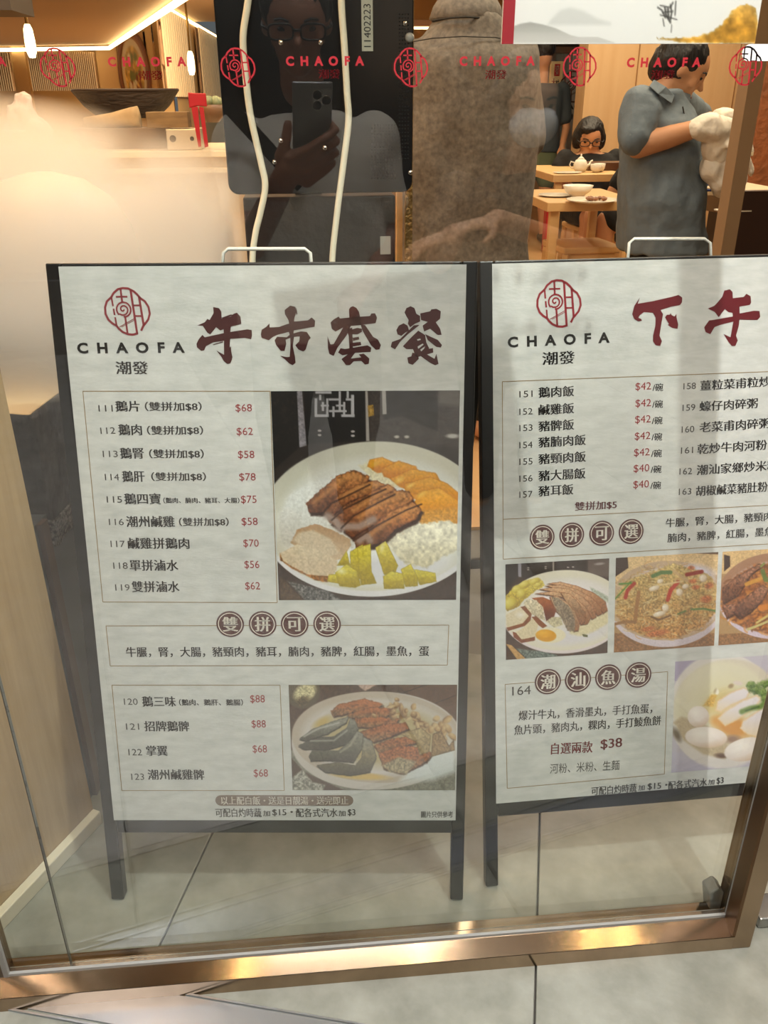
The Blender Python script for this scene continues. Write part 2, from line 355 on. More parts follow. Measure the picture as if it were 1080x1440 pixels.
class Board:
    def __init__(s,ox,oy,yaw,th,W,label):
        s.W=W; u=Vector((math.cos(yaw),math.sin(yaw),0)); n=Vector((math.sin(yaw),-math.cos(yaw),0)); d=Vector((0,0,1))*math.cos(th)-n*math.sin(th); N=u.cross(d)
        s.O=Vector((ox,oy,0)); s.u=u;s.d=d;s.N=N
        s.M=Matrix(((u.x,d.x,N.x,ox),(u.y,d.y,N.y,oy),(u.z,d.z,N.z,0),(0,0,0,1))); s.Mi=s.M.inverted()
        s.root=empty('menu_board',(0,0,0),0,label,'menu board','menu boards standing behind the window'); s.root.matrix_world=s.M; MW[s.root.name]=s.M
    def loc(s,x,y): p=s.Mi@hit(x,y,s.N,s.O); return p.x,p.y
    def wl(s,p): return s.Mi@Vector(p)
BK=mat('board_black','#0d0b0b',.4)
PAPER=mat('poster_paper','#cbccca',.35,noise=(24,.4,'#b6b8b6'),stretch=(1,2.6,1),bump=(120,.05))
INK=mat('ink_black','#14110f',.4); INKG=mat('ink_grey','#3c3835',.4); PRICE=mat('ink_red','#8f1f24',.4); MAROON=mat('ink_maroon','#3f1414',.4); MAROON2=mat('ink_maroon_red','#5e121c',.4)
LOGOC=mat('ink_logo','#83333a',.4); LOGOC2=mat('ink_logo_red','#861a26',.4); RING=mat('ink_brown','#4a2220',.4); LINE=mat('ink_line','#8b7145',.5); PILL=mat('ink_pill','#75645a',.4); PW=mat('ink_white','#e6e0d6',.4)
WIRE=mat('white_wire','#dedfd8',.35)
def build_board(b,legR=True):
    R=b.root; W=b.W
    def bx(name,x0,x1,y0,y1,z0=-.022,z1=0,m=BK,bev=.002): return MB().bx(x0,x1,y0,y1,z0,z1).build(name,m,R,bevel=bev)
    bx('leg',0,.022,.004,1.064); bx('leg',W-.022,W,.004,1.064)
    bx('frame_rail',.0225,W-.0225,1.04,1.064); bx('frame_rail',.0225,W-.0225,.137,.165)
    bx('back_panel',.0225,W-.0225,.166,1.039,-.018,-.004)
    sh=bx('poster_sheet',.019,.5945,.163,1.0595,.0003,.0012,PAPER,0)
    # rear legs swing back from the top hinge
    for x in (.015,W-.015):
        t=b.M@Vector((x,1.045,-.03)); f=Vector((t.x,t.y+.30,0.008)); a=b.wl(t); c=b.wl(f)
        MB().beam(a,c,.022,.018).build('rear_leg',BK,R,bevel=.002)
    t=b.M@Vector((.03,.35,-.03)); 
    a=b.M@Vector((.015,1.045,-.03)); f1=b.M@Vector((W-.015,1.045,-.03)); k=.62
    A=Vector((a.x,a.y+.30*k,a.z*(1-k))); B=Vector((f1.x,f1.y+.30*k,f1.z*(1-k)))
    MB().beam(b.wl(A),b.wl(B),.02,.015).build('cross_bar',BK,R)
    return sh
def handle(b,xl,xr,yt,yb):
    p=[b.loc(xl,yb),b.loc(xl+3,yt+6),b.loc(xl+10,yt),b.loc(xr-10,yt),b.loc(xr-2,yt+6),b.loc(xr,yb)]
    pts=[Vector((x,y,-.026)) for x,y in p]; pts[0].y=1.045; pts[-1].y=1.045
    MB().tube(pts,.0026,8).build('carry_handle',WIRE,b.root,smooth=True)
def pt(b,sh,s,xl,yl,xr,yr,h,m,style='n'):
    bold,hb,spc={'n':(0,0,1),'b':(0,.026,1),'d':(0,.024,1),'s':(0,.02,1),'c':(.04,0,2.1),'w':(.0,0,1.25)}[style]
    A=b.loc(xl,yl); B=b.loc(xr,yr); hv=abs(b.loc(xl,yl-h/2)[1]-b.loc(xl,yl+h/2)[1])
    W,F=fit_text(s,0,0,0,bold,hb,spc); u=Vector((B[0]-A[0],B[1]-A[1])); n=Vector((-u.y,u.x)).normalized()*hv
    return flat('printed_text',W,F,lambda x,y:(A[0]+u.x*x+n.x*y,A[1]+u.y*x+n.y*y,.0017),m,sh)
def pline(b,sh,P,wd=.0011,m=None,close=True,z=.0015):
    pts=[b.loc(*p) for p in P]; V=[];F=[]
    k=len(pts)
    for i in range(k if close else k-1):
        v,f=ribbon([pts[i],pts[(i+1)%k]],wd); F+=[[a+len(V) for a in q] for q in f]; V+=v
    return flat('border_line',V,F,lambda x,y:(x,y,z),m or LINE,sh)
def disc(b,sh,px,py,r,ch,ths):
    c=b.loc(px,py); R=abs(b.loc(px-r,py)[0]-b.loc(px+r,py)[0])/2
    V=[];F=[]
    def ring(r0,r1,z):
        n=40; k=len(V)
        for i in range(n):
            a=2*PI*i/n; V.append((c[0]+r0*math.cos(a),c[1]+r0*math.sin(a),z)); V.append((c[0]+r1*math.cos(a),c[1]+r1*math.sin(a),z))
        for i in range(n): j=(i+1)%n; F.append((k+2*i,k+2*j,k+2*j+1,k+2*i+1))
    V.append((c[0],c[1],.0018)); n=40
    for i in range(n): V.append((c[0]+R*math.cos(2*PI*i/n),c[1]+R*math.sin(2*PI*i/n),.0018))
    for i in range(n): F.append((0,1+i,1+(i+1)%n))
    me=bpy.data.meshes.new('round_badge'); nf=len(F); ring(R*.82,R*.87,.0021); me.from_pydata(V,[],F); me.materials.append(RING); me.materials.append(PW)
    me.polygons.foreach_set('material_index',[0]*nf+[1]*(len(F)-nf)); me.update(); o=bpy.data.objects.new('round_badge',me); COL.objects.link(o); o.parent=sh
    W,FF=fit_text(ch,0,0,0,0,.03,1); g=R*1.12
    flat('printed_text',W,FF,lambda x,y:(c[0]+(x-.5)*g,c[1]+y*g,.0023),PW,sh)
def polys(b,sh,PL,org,sc,m,z=.0017,name='brush_character'):
    V=[];F=[]
    for P in PL:
        q=[b.loc(org[0]+x/sc,org[1]+y/sc) for x,y in P]; F.append(list(range(len(V),len(V)+len(q)))); V+=q
    # fill concave outlines properly
    bm=bmesh.new()
    for f in F:
        vs=[bm.verts.new((*V[i],z)) for i in f]; es=[bm.edges.new((vs[i],vs[(i+1)%len(vs)])) for i in range(len(vs))]; bmesh.ops.triangle_fill(bm,edges=es,use_beauty=True,normal=(0,0,1))
    me=bpy.data.meshes.new(name); bm.to_mesh(me); bm.free(); me.materials.append(m); o=bpy.data.objects.new(name,me); COL.objects.link(o); o.parent=sh; return o
def blogo(b,sh,px,py,h,m):
    c=b.loc(px,py); H=abs(b.loc(px,py-h/2)[1]-b.loc(px,py+h/2)[1]); a=0
    flat('logo_print',LV,LF,lambda x,y:(c[0]+x*H,c[1]+y*H,.0017),m,sh)
def photo(b,sh,u0,u1,v0,v1,nx,ny,fn,bg,corners,label):
    """corners: picture coordinates at TL,TR,BR,BL"""
    TL,TR,BR,BL=[np.array(c,float) for c in corners]
    def pf(S,T):
        P=(TL[None]*(1-S[:,None])+TR[None]*S[:,None])*(1-T[:,None])+(BL[None]*(1-S[:,None])+BR[None]*S[:,None])*T[:,None]; return P[:,0],P[:,1]
    return picture('food_picture',lambda a,t:(u0+(u1-u0)*a,v1-(v1-v0)*t,.0016),nx,ny,pf,bg,fn,sh,label=label)
b1=Board(-.3898,.1508,-.0939,.1918,.6102,'black easel menu board with big brush title over goose rice photo, left of the two')
s1=build_board(b1); handle(b1,306,436,349,368)
rows=[("111",139,574,159,574,9,INKG,'n'),("鵝片",162.5,571,197,571,15,INK,'d'),("（雙拼加$8）",204,571.4,284,571.4,13,INKG,'d'),("$68",331.5,574,354.5,574,12,PRICE,'n'),
("112",141.7,605.5,162.5,605,9,INKG,'n'),("鵝肉",166.7,604,200,604,15.5,INK,'d'),("（雙拼加$8）",207,605,286,605,13,INKG,'d'),("$62",333,607,356,607,12,PRICE,'n'),
("113",145,638,166,638,9,INKG,'n'),("鵝腎",169,637,203,637,15.5,INK,'d'),("（雙拼加$8）",210,638,287,638,13,INKG,'d'),("$58",335,639.5,358,639.5,12,PRICE,'n'),
("114",148,670.5,168,670.5,9,INKG,'n'),("鵝肝",172,669.5,204,669.5,15.5,INK,'d'),("（雙拼加$8）",213,670,290,670,12.5,INKG,'d'),("$78",336.7,671,359.7,671,12,PRICE,'n'),
("115",150.6,702,172,702,9,INKG,'n'),("鵝四寶",175,701,226.5,701,15.5,INK,'d'),("（鵝肉、腩肉、豬耳、大腸）",230,703.3,337,703.3,8,INK,'d'),("$75",339,702.5,361,702.5,12,PRICE,'n'),
("116",153.6,733.6,174.4,733.6,9,INKG,'n'),("潮州鹹雞",177.8,733,246,733,15.5,INK,'d'),("（雙拼加$8）",252,733.6,322,733.6,12,INKG,'d'),("$58",340,733.6,362.5,733.6,12,PRICE,'n'),
("117",156,764.5,176,764.5,9,INKG,'n'),("鹹雞拼鵝肉",180,763.6,266.7,763.6,15.5,INK,'d'),("$70",342.5,764,364,764,12,PRICE,'n'),
("118",159.7,795,180,795,9,INKG,'n'),("單拼滷水",182.5,794.5,251,794.5,15.5,INK,'d'),("$56",344,794,365,794,12,PRICE,'n'),
("119",162.5,825.6,182.8,825.6,9,INKG,'n'),("雙拼滷水",185.6,824.5,252.8,824.5,15.5,INK,'d'),("$62",345,824,366,824,12,PRICE,'n'),
("牛\U000267cc，腎，大腸，豬頸肉，豬耳，腩肉，豬脾，紅腸，墨魚，蛋",177.5,916.5,603.5,915,14.5,INK,'s'),
("120",174.7,986,194,986,9,INKG,'n'),("鵝三味",200,985.7,247.6,985.7,14.5,INK,'d'),("（鵝肉、鵝肝、鵝腸）",252,987,342,987,9,INK,'d'),("$88",352,982.7,372.6,982.7,12,PRICE,'n'),
("121",177.6,1021,196,1021,9,INKG,'n'),("招牌鵝髀",203,1020.5,266.5,1020.5,14.5,INK,'d'),("$88",354,1018,374,1018,12,PRICE,'n'),
("122",181,1057,200,1057,9,INKG,'n'),("掌翼",205.8,1055,236,1055,14.5,INK,'d'),("$68",355.5,1053,375.6,1053,12,PRICE,'n'),
("123",185,1091.5,203,1091.5,9,INKG,'n'),("潮州鹹雞髀",208,1088.5,287.6,1088.5,14.5,INK,'d'),("$68",357,1087,377,1087,12,PRICE,'n'),
("可配白灼時蔬",303,1142,368,1142,12.5,INKG,'d'),("加",370,1143,380,1143,8,INKG,'s'),("$15・",383,1142,412,1142,10,INKG,'s'),("配各式汽水",416,1142,475,1142,12.5,INKG,'d'),("加",476,1143,486,1143,8,INKG,'s'),("$3",489,1142,500,1142,10,INKG,'s'),
("圖片只供參考",592,1144.5,637,1144.5,9,INKG,'s')]
for r in rows: pt(b1,s1,*r)
blogo(b1,s1,180,438,66,LOGOC); pt(b1,s1,'CHAOFA',109,489.5,260,488.5,15.5,INK,'c'); pt(b1,s1,'潮發',163,517,209,517,18,INKG,'s')
for P in ([(117,550),(380,550),(390,847),(145,846)],[(149.5,879.6),(631,878.5),(629,934.7),(155.4,936)],[(157.8,963),(394,963),(400,1111),(171.7,1111)]): pline(b1,s1,P)
for x,ch in zip((324,369.5,414.5,460),'雙拼可選'): disc(b1,s1,x,877,19.5,ch,0)
# pill
c0=b1.loc(303,1125); c1=b1.loc(497,1125); r=abs(b1.loc(400,1117.5)[1]-b1.loc(400,1132.5)[1])/2; cy=(c0[1]+c1[1])/2
V=[(c0[0]+r+r*math.cos(a),cy+r*math.sin(a)) for a in [PI/2+i*PI/10 for i in range(11)]]+[(c1[0]-r+r*math.cos(a),cy+r*math.sin(a)) for a in [-PI/2+i*PI/10 for i in range(11)]]
flat('rounded_bar',V,[list(range(len(V)))],lambda x,y:(x,y,.0015),PILL,s1)
pt(b1,s1,'以上配白飯・送是日靚湯・送完即止',311,1125,490,1125,11.5,PW,'s')
WU=[[(180,70),(230,80),(250,110),(252,168),(330,150),(352,128),(380,118),(410,150),(418,210),(400,218),(330,235),(325,280),(470,258),(505,265),(508,310),(500,342),(450,330),(325,338),(320,400),(335,470),(340,510),(325,545),(300,550),(270,525),(250,490),(210,438),(272,472),(272,355),(180,368),(120,400),(105,435),(80,440),(45,410),(40,380),(60,340),(90,305),(110,325),(270,290),(268,258),(240,268),(205,240),(180,272),(155,300),(130,285),(105,245),(92,228),(48,225),(110,198),(132,170),(150,180),(185,120)],[(252,160),(330,132),(350,138),(262,172)],[(178,385),(260,360),(265,368),(182,390)],[(318,420),(330,400),(334,450),(345,500),(336,500)]]
SHI=[[(830,58),(870,68),(885,105),(872,140),(865,165),(862,192),(900,190),(980,182),(1010,158),(1040,185),(1035,237),(1010,240),(860,268),(858,292),(920,275),(970,280),(1003,330),(985,350),(960,430),(940,445),(900,430),(872,392),(905,360),(910,318),(862,322),(852,400),(870,490),(875,540),(850,560),(820,545),(790,515),(745,480),(800,492),(825,490),(832,400),(830,330),(790,345),(797,380),(782,440),(750,440),(712,390),(698,350),(720,320),(800,325),(825,305),(818,280),(720,305),(680,325),(650,350),(590,330),(582,300),(590,262),(630,235),(655,208),(657,242),(740,238),(820,212),(815,180),(785,130),(783,95)],[(872,64),(884,85),(890,130),(880,135),(882,95)],[(682,258),(815,210),(818,216),(690,264)]]
TAO=[[(232,85),(245,66),(265,60),(292,74),(312,105),(322,150),(332,210),(238,205)],[(85,190),(110,165),(150,142),(160,158),(240,150),(400,138),(410,118),(440,116),(456,150),(445,195),(330,210),(200,222),(125,262),(95,240)],[(190,222),(250,212),(215,290),(140,390),(110,458),(75,440),(65,395),(60,300),(85,365),(110,362)],[(325,205),(362,212),(425,305),(462,325),(487,370),(474,405),(447,408),(408,372),(340,255)],[(215,245),(258,230),(265,400),(236,405),(230,300)],[(240,250),(300,232),(335,240),(335,264),(300,285),(255,284)],[(262,312),(310,304),(315,325),(265,337)],[(262,352),(325,344),(330,370),(265,382)],[(145,430),(165,395),(200,402),(380,372),(410,390),(405,425),(280,432),(180,452)],[(172,482),(240,430),(282,430),(247,478),(330,468),(310,445),(350,438),(395,478),(390,520),(360,526),(330,497),(270,500),(240,530),(208,530)]]
CAN=[[(675,110),(690,75),(725,60),(755,75),(770,120),(800,138),(800,182),(760,200),(720,228),(702,200),(708,170),(690,140)],[(610,250),(630,215),(668,196),(700,215),(712,255),(680,272),(650,297),(620,285)],[(700,262),(750,212),(795,210),(700,285),(640,345),(600,405),(565,385),(575,345),(640,322)],[(800,118),(880,100),(890,85),(930,80),(965,100),(960,160),(925,188),(960,240),(972,288),(940,290),(880,240),(832,262),(820,215),(860,185),(808,170)],[(840,282),(880,302),(940,328),(975,370),(965,390),(930,385),(860,330)],[(785,255),(840,290),(850,350),(872,395),(840,430),(800,460),(768,470),(742,402),(690,402),(662,380),(720,318)],[(738,430),(780,440),(790,480),(740,528),(705,515),(698,470),(730,460)],[(868,400),(903,394),(905,430),(855,445),(915,480),(930,440),(947,520),(920,532),(880,512),(800,455),(830,430)]]
CUT=[[(775,325),(800,318),(806,328),(780,335)],[(780,382),(820,358),(828,366),(785,400)],[(800,408),(840,380),(830,400),(810,420)],[(752,200),(800,190),(790,235),(760,225)]]
polys(b1,s1,WU,(270,420),6,MAROON); polys(b1,s1,SHI,(270,420),6,MAROON); polys(b1,s1,TAO,(450,420),5.684,MAROON); polys(b1,s1,CAN,(450,420),5.684,MAROON)
polys(b1,s1,CUT[:3],(450,420),5.684,PAPER,.0021,'brush_gap')
# ---------------------------------------------------------------- food pictures
def photo2(b,sh,u0,u1,v0,v1,nx,ny,org,sc,bg,fn,label):
    M=np.array(b.M); fw=np.array(FW);rt=np.array(RT);up=np.array(UP);cc=np.array(CAM)
    def pf(S,T):
        U=u0+(u1-u0)*S; V=v1-(v1-v0)*T; P=np.stack([U,V,U*0,U*0+1],1)@M.T; d=P[:,:3]-cc; z=d@fw
        return (540+FPX*(d@rt)/z-org[0])*sc,(720-FPX*(d@up)/z-org[1])*sc
    return picture('food_picture',lambda a,t:(u0+(u1-u0)*a,v1-(v1-v0)*t,.0016),nx,ny,pf,bg,fn,sh,label=label)
def p_goose_rice(p):
    p.poly([(0,0),(160,0),(170,330),(0,480)],'#16110f',4); p.C*= (1+.9*np.clip(vnoise(p.X,p.Y,14,4)-.55,0,1)*4*(p.X<150)*(p.Y<300))[:,None]
    p.poly([(560,0),(1080,0),(1080,330),(560,320)],'#3b3330',30,tex=.3); p.poly([(640,0),(945,0),(940,240),(860,215),(740,160),(640,180)],'#211a18',10,tex=.2)
    p.poly([(945,10),(1080,10),(1080,110),(945,90)],'#5a534f',25); p.ell(1025,272,50,18,'#a9a6a2',0,.6); p.ell(712,276,20,12,'#b0a8a0',0,.6); p.ell(768,276,20,12,'#b0a8a0',0,.6)
    p.poly([(150,0),(178,0),(205,325),(165,335)],'#8d8890',5,tex=.3); p.poly([(535,18),(548,18),(558,300),(540,300)],'#9a9490',4); p.poly([(628,10),(650,10),(655,148),(632,150)],'#9b9692',5)
    p.poly([(188,0),(530,0),(536,300),(205,318)],'#120e0d',4,tex=.3)
    for (a,c,d,e) in [(250,60,265,165),(250,150,330,165),(290,80,303,130),(315,60,328,160),(330,60,390,72),(350,105,362,165),(385,20,398,130),(410,80,422,160),(400,150,475,165),(455,40,472,165),(425,60,470,72),(255,20,345,34),(330,125,430,137),(275,40,288,70),(430,20,442,60),(285,95,330,106),(370,95,420,106)]: p.poly([(a,c),(d,c),(d,e),(a,e)],'#a9a7ac',3)
    for x,y in ((278,242),(278,266),(465,246),(465,270)): p.ell(x,y,14,8,'#aaa4a4',0,.4)
    p.poly([(548,100),(580,96),(584,155),(552,165)],'#8a6a2c',4,tex=.5); p.ell(566,130,9,18,'#b08c45',0,.5)
    # table below and the plate
    p.poly([(0,1000),(1080,1000),(1080,1230),(0,1230)],'#33231c',4,tex=.4); p.poly([(55,1060),(90,1090),(190,1200),(60,1200)],'#4b3828',6,tex=.4)
    p.poly([(95,1085),(320,1140),(420,1200),(200,1200)],'#5d5b5a',8,tex=.9,seed=5)
    p.ell(585,740,640,437,'#cdccd0',-2,.012); p.ell(583,722,632,424,'#c3c1b3',-2,.02); p.ell(600,745,590,385,'#cfd0c9',-2,.12); p.ell(640,740,520,350,'#d8dadb',-2,.35); p.ell(690,1020,420,100,'#c9c9cf',-6,.5)
    p.C*=np.clip(1-.22*np.clip((450-p.X)/450,0,1)*np.clip((640-p.Y)/300,0,1),0,1)[:,None]
    # rice left, egg, rice right
    p.poly([(60,880),(50,720),(110,600),(230,530),(420,470),(560,470),(600,700),(460,900)],'#d3d5d3',26,tex=.09,warp=26,seed=8,lo='#b8b5ac')
    p.poly([(500,440),(560,410),(700,470),(740,560),(600,560)],'#d9d2b4',14,tex=.12,warp=20)
    for P,s in (([(545,440),(560,405),(630,390),(700,420),(690,470),(600,480)],1),([(620,460),(720,410),(820,440),(840,500),(700,520),(640,500)],2),([(670,510),(800,455),(930,480),(980,560),(860,600),(730,560)],3),([(750,540),(900,500),(1000,540),(1070,600),(1070,680),(900,660),(770,610)],4),([(805,650),(850,580),(950,560),(1070,640),(1075,760),(960,770),(860,780),(820,720)],5)):
        p.poly(P,'#d08a22',8,hi='#e5a83a',lo='#c06f14',tex=.12,seed=s,edge='#b96d12',ew=7,warp=6)
    p.poly([(830,690),(1070,670),(1070,760),(850,785)],'#c98f38',25,tex=.25,seed=9); p.ell(725,520,40,22,'#eec462',-30,.9); p.ell(790,550,35,14,'#eec462',-30,.9); p.ell(850,600,50,18,'#e9b94e',-30,.9); p.ell(590,430,45,20,'#dba52e',-20,.9)
    p.poly([(640,850),(760,770),(900,760),(1000,745),(1075,780),(1070,900),(960,960),(880,1010),(760,990),(700,930)],'#d2cdb8',16,tex=.24,warp=24,seed=11,hi='#e0dccb',lo='#b9b194',tsc=20)
    # goose slices
    for P,s in (([(200,650),(260,595),(380,490),(470,462),(560,500),(545,540),(400,600),(310,700),(220,700)],1),([(300,690),(380,600),(500,540),(600,520),(650,545),(560,600),(430,650),(330,740)],2),([(330,750),(440,650),(560,590),(660,540),(710,570),(600,640),(500,700),(390,790)],3),
        ([(400,790),(470,710),(560,640),(700,575),(780,580),(810,630),(700,700),(580,770),(460,840)],4),([(470,860),(560,790),(680,690),(800,640),(855,680),(820,740),(700,800),(640,860),(570,890),(480,900)],5)):
        p.poly([(x+10,y+22) for x,y in P],'#2e160d',12,warp=10,seed=s); p.poly(P,'#8f5730',6,hi='#bd8248',lo='#58331f',tex=.42,seed=s,warp=14,edge='#63341b',ew=11,tsc=13)
    for a in ([(250,640),(330,580),(430,500),(500,500)],[(400,620),(500,560),(600,545)],[(470,690),(580,620),(680,560)],[(500,730),(620,650),(740,600)],[(560,830),(680,740),(800,680)]): p.line(a,24,'#c98d52',22,.6)
    for a in ([(320,720),(370,750),(390,790)],[(420,780),(500,780),(580,740)],[(500,860),(540,830),(560,860)]): p.line(a,40,'#9a8880',22,.85)
    p.poly([(400,800),(480,740),(620,720),(650,740),(560,800),(460,850)],'#8e7768',14,tex=.3,op=1) if False else None
    for a in ([(300,700),(345,650),(470,590),(560,545)],[(345,745),(420,680),(560,610),(650,570)],[(400,790),(470,720),(600,650),(700,600)],[(470,860),(600,775),(760,690),(850,655)]): p.line(a,9,'#26110a',8,.8)
    for i in range(60):
        r=np.random.RandomState(i+5); x=240+r.rand()*580; y=500+r.rand()*330; p.ell(x,y,9,5,'#e2b582',-35,.8,op=.35*(1 if abs((y-500)-(x-240)*.35)<170 else 0))
    # breast slices
    p.poly([(115,870),(150,800),(250,765),(330,790),(450,850),(455,890),(400,960),(340,980),(200,930)],'#b2977a',5,hi='#a8845e',lo='#c2ab90',tex=.1,warp=10); p.poly([(125,860),(160,815),(240,800),(340,850),(390,930),(330,950),(200,900)],'#c4b39b',14,tex=.1)
    p.poly([(55,930),(150,880),(260,910),(380,975),(375,1020),(330,1090),(200,1050),(60,970)],'#c3b096',5,tex=.12,warp=6,hi='#cdbfa6'); p.poly([(55,930),(75,975),(210,1050),(330,1060),(325,1095),(250,1080),(130,1020),(58,970)],'#8a5a2c',6,tex=.5,warp=8)
    # pickles
    for P,s in (([(375,1000),(430,915),(450,1000)],1),([(450,920),(520,880),(560,1000),(500,1080),(450,1000)],2),([(490,900),(565,875),(570,1030),(600,1100),(510,1110),(495,980)],3),([(590,900),(650,860),(720,1000),(700,1050),(640,1050)],4),([(320,1090),(330,1050),(420,1040),(440,1110)],5),([(365,1040),(430,990),(490,1030),(510,1110),(480,1125),(390,1115)],6),([(635,1060),(680,1030),(750,1045),(755,1130),(640,1130)],7),([(735,1020),(790,990),(830,1070),(830,1115),(760,1120)],8),([(810,1020),(930,1040),(935,1090),(840,1110)],9)):
        p.poly(P,'#b5a32c',5,hi='#cfc350',lo='#94801c',tex=.16,seed=s,edge='#8a7a1c',ew=5,warp=4)
    p.ell(400,1030,40,26,'#ddd9a0',20,.9); p.ell(630,900,18,40,'#d7d094',10,.9); p.grain(.05,3)
def p_goose_trio(p):
    p.poly([(0,0),(1080,0),(1080,300),(0,300)],'#49352b',5,tex=.35); p.poly([(640,0),(1080,0),(1080,330),(900,200)],'#573c2c',6,tex=.2); p.line([(700,90),(820,45),(1080,-30)],5,'#241a15'); p.line([(900,150),(1080,80)],4,'#241a15')
    p.poly([(0,430),(120,560),(400,690),(1080,690),(1080,430)],'#77756a',10,tex=.25); p.ell(110,70,110,110,'#54493a',0,.06); p.ell(125,80,85,60,'#b9b08a',-30,.3,tex=.4); p.ell(110,130,60,35,'#5a4c36',-20,.5,tex=.6)
    p.poly([(40,600),(110,545),(170,620),(250,640),(230,680),(40,680)],'#8c8a80',10,tex=.6); p.poly([(430,25),(570,25),(490,70)],'#a58c80',8,tex=.3)
    p.ell(560,372,522,300,'#b9b3ad',-2,.02); p.ell(560,350,520,280,'#ada193',2,.02); p.ell(570,350,490,245,'#bdb8b4',2,.12); p.ell(600,345,440,215,'#a99a72',2,.3); p.poly([(760,530),(1040,380),(1040,560),(900,610),(700,620)],'#c6cbcb',40)
    p.ell(460,585,220,28,'#c2a45e',4,.5); p.ell(230,260,90,40,'#b59e64',-30,.7)
    for P,s in (([(280,190),(330,150),(490,115),(600,150),(560,180),(420,200),(300,225)],1),([(380,215),(520,165),(640,170),(660,215),(560,235),(400,235)],2),([(430,235),(560,225),(700,235),(680,270),(520,290),(440,290)],3),([(450,320),(600,270),(740,260),(760,300),(640,350),(540,380)],4),([(540,400),(640,360),(790,340),(800,385),(680,420),(580,450)],5),([(570,450),(700,400),(860,410),(900,450),(860,500),(720,570),(600,540)],6)):
        p.poly([(x+4,y+10) for x,y in P],'#3f2a1e',10,seed=s,warp=8); p.poly(P,'#8a5735',5,hi='#9e5c34',lo='#7b6044',tex=.45,seed=s,warp=12,edge='#6c452c',ew=7)
    for a in ([(330,165),(480,130),(580,150)],[(430,210),(540,185),(620,185)],[(470,255),(600,240)],[(520,330),(650,290),(730,280)]): p.line(a,18,'#a9663c',14,.6)
    p.poly([(590,520),(700,470),(800,500),(740,575),(640,560)],'#94876b',14,tex=.4,warp=10)
    for i in range(46):
        r=np.random.RandomState(i); t=r.rand(); x=640+t*380+r.randn()*25; y=150+t*200+r.randn()*38; p.ell(x,y,18+r.rand()*26,12+r.rand()*14,('#a8875c','#8a6743','#b69c74','#7c5c3e')[i%4],r.rand()*180,.35,hi='#c4ab80',lo='#5d4430',warp=8,seed=i)
    p.poly([(700,330),(830,290),(890,340),(880,440),(820,460),(800,380)],'#97825c',5,tex=.25,hi='#a8966e',edge='#6e5a3c'); p.poly([(890,470),(900,330),(950,310),(1000,400),(1030,360),(1035,430)],'#8c7250',5,tex=.3,edge='#604a34')
    for P,c in (([(85,400),(180,350),(300,345),(380,290),(400,230),(430,250),(450,300),(380,390),(260,425),(110,420)],'#57554d'),([(90,360),(170,300),(300,250),(390,225),(380,260),(260,330),(130,370)],'#75746a'),([(150,460),(170,430),(330,430),(400,370),(440,310),(480,330),(470,420),(420,500),(280,490),(160,490)],'#6d6a5c'),([(195,520),(320,500),(430,520),(470,470),(480,350),(530,370),(560,470),(520,560),(400,580),(250,560)],'#7d7358')):
        p.poly([(x,y+8) for x,y in P],'#2e2b26',8,warp=6); p.poly(P,c,4,hi='#86857a',lo='#45423a',tex=.2,warp=6,edge='#55524a',ew=6)
    p.line([(120,345),(200,300),(330,262)],10,'#b8b9b2',10,.7); p.line([(160,372),(300,370),(380,310)],10,'#a3a49c',8,.7); p.line([(340,440),(400,400),(430,350)],12,'#a3a18e',8,.6); p.grain(.05,3)
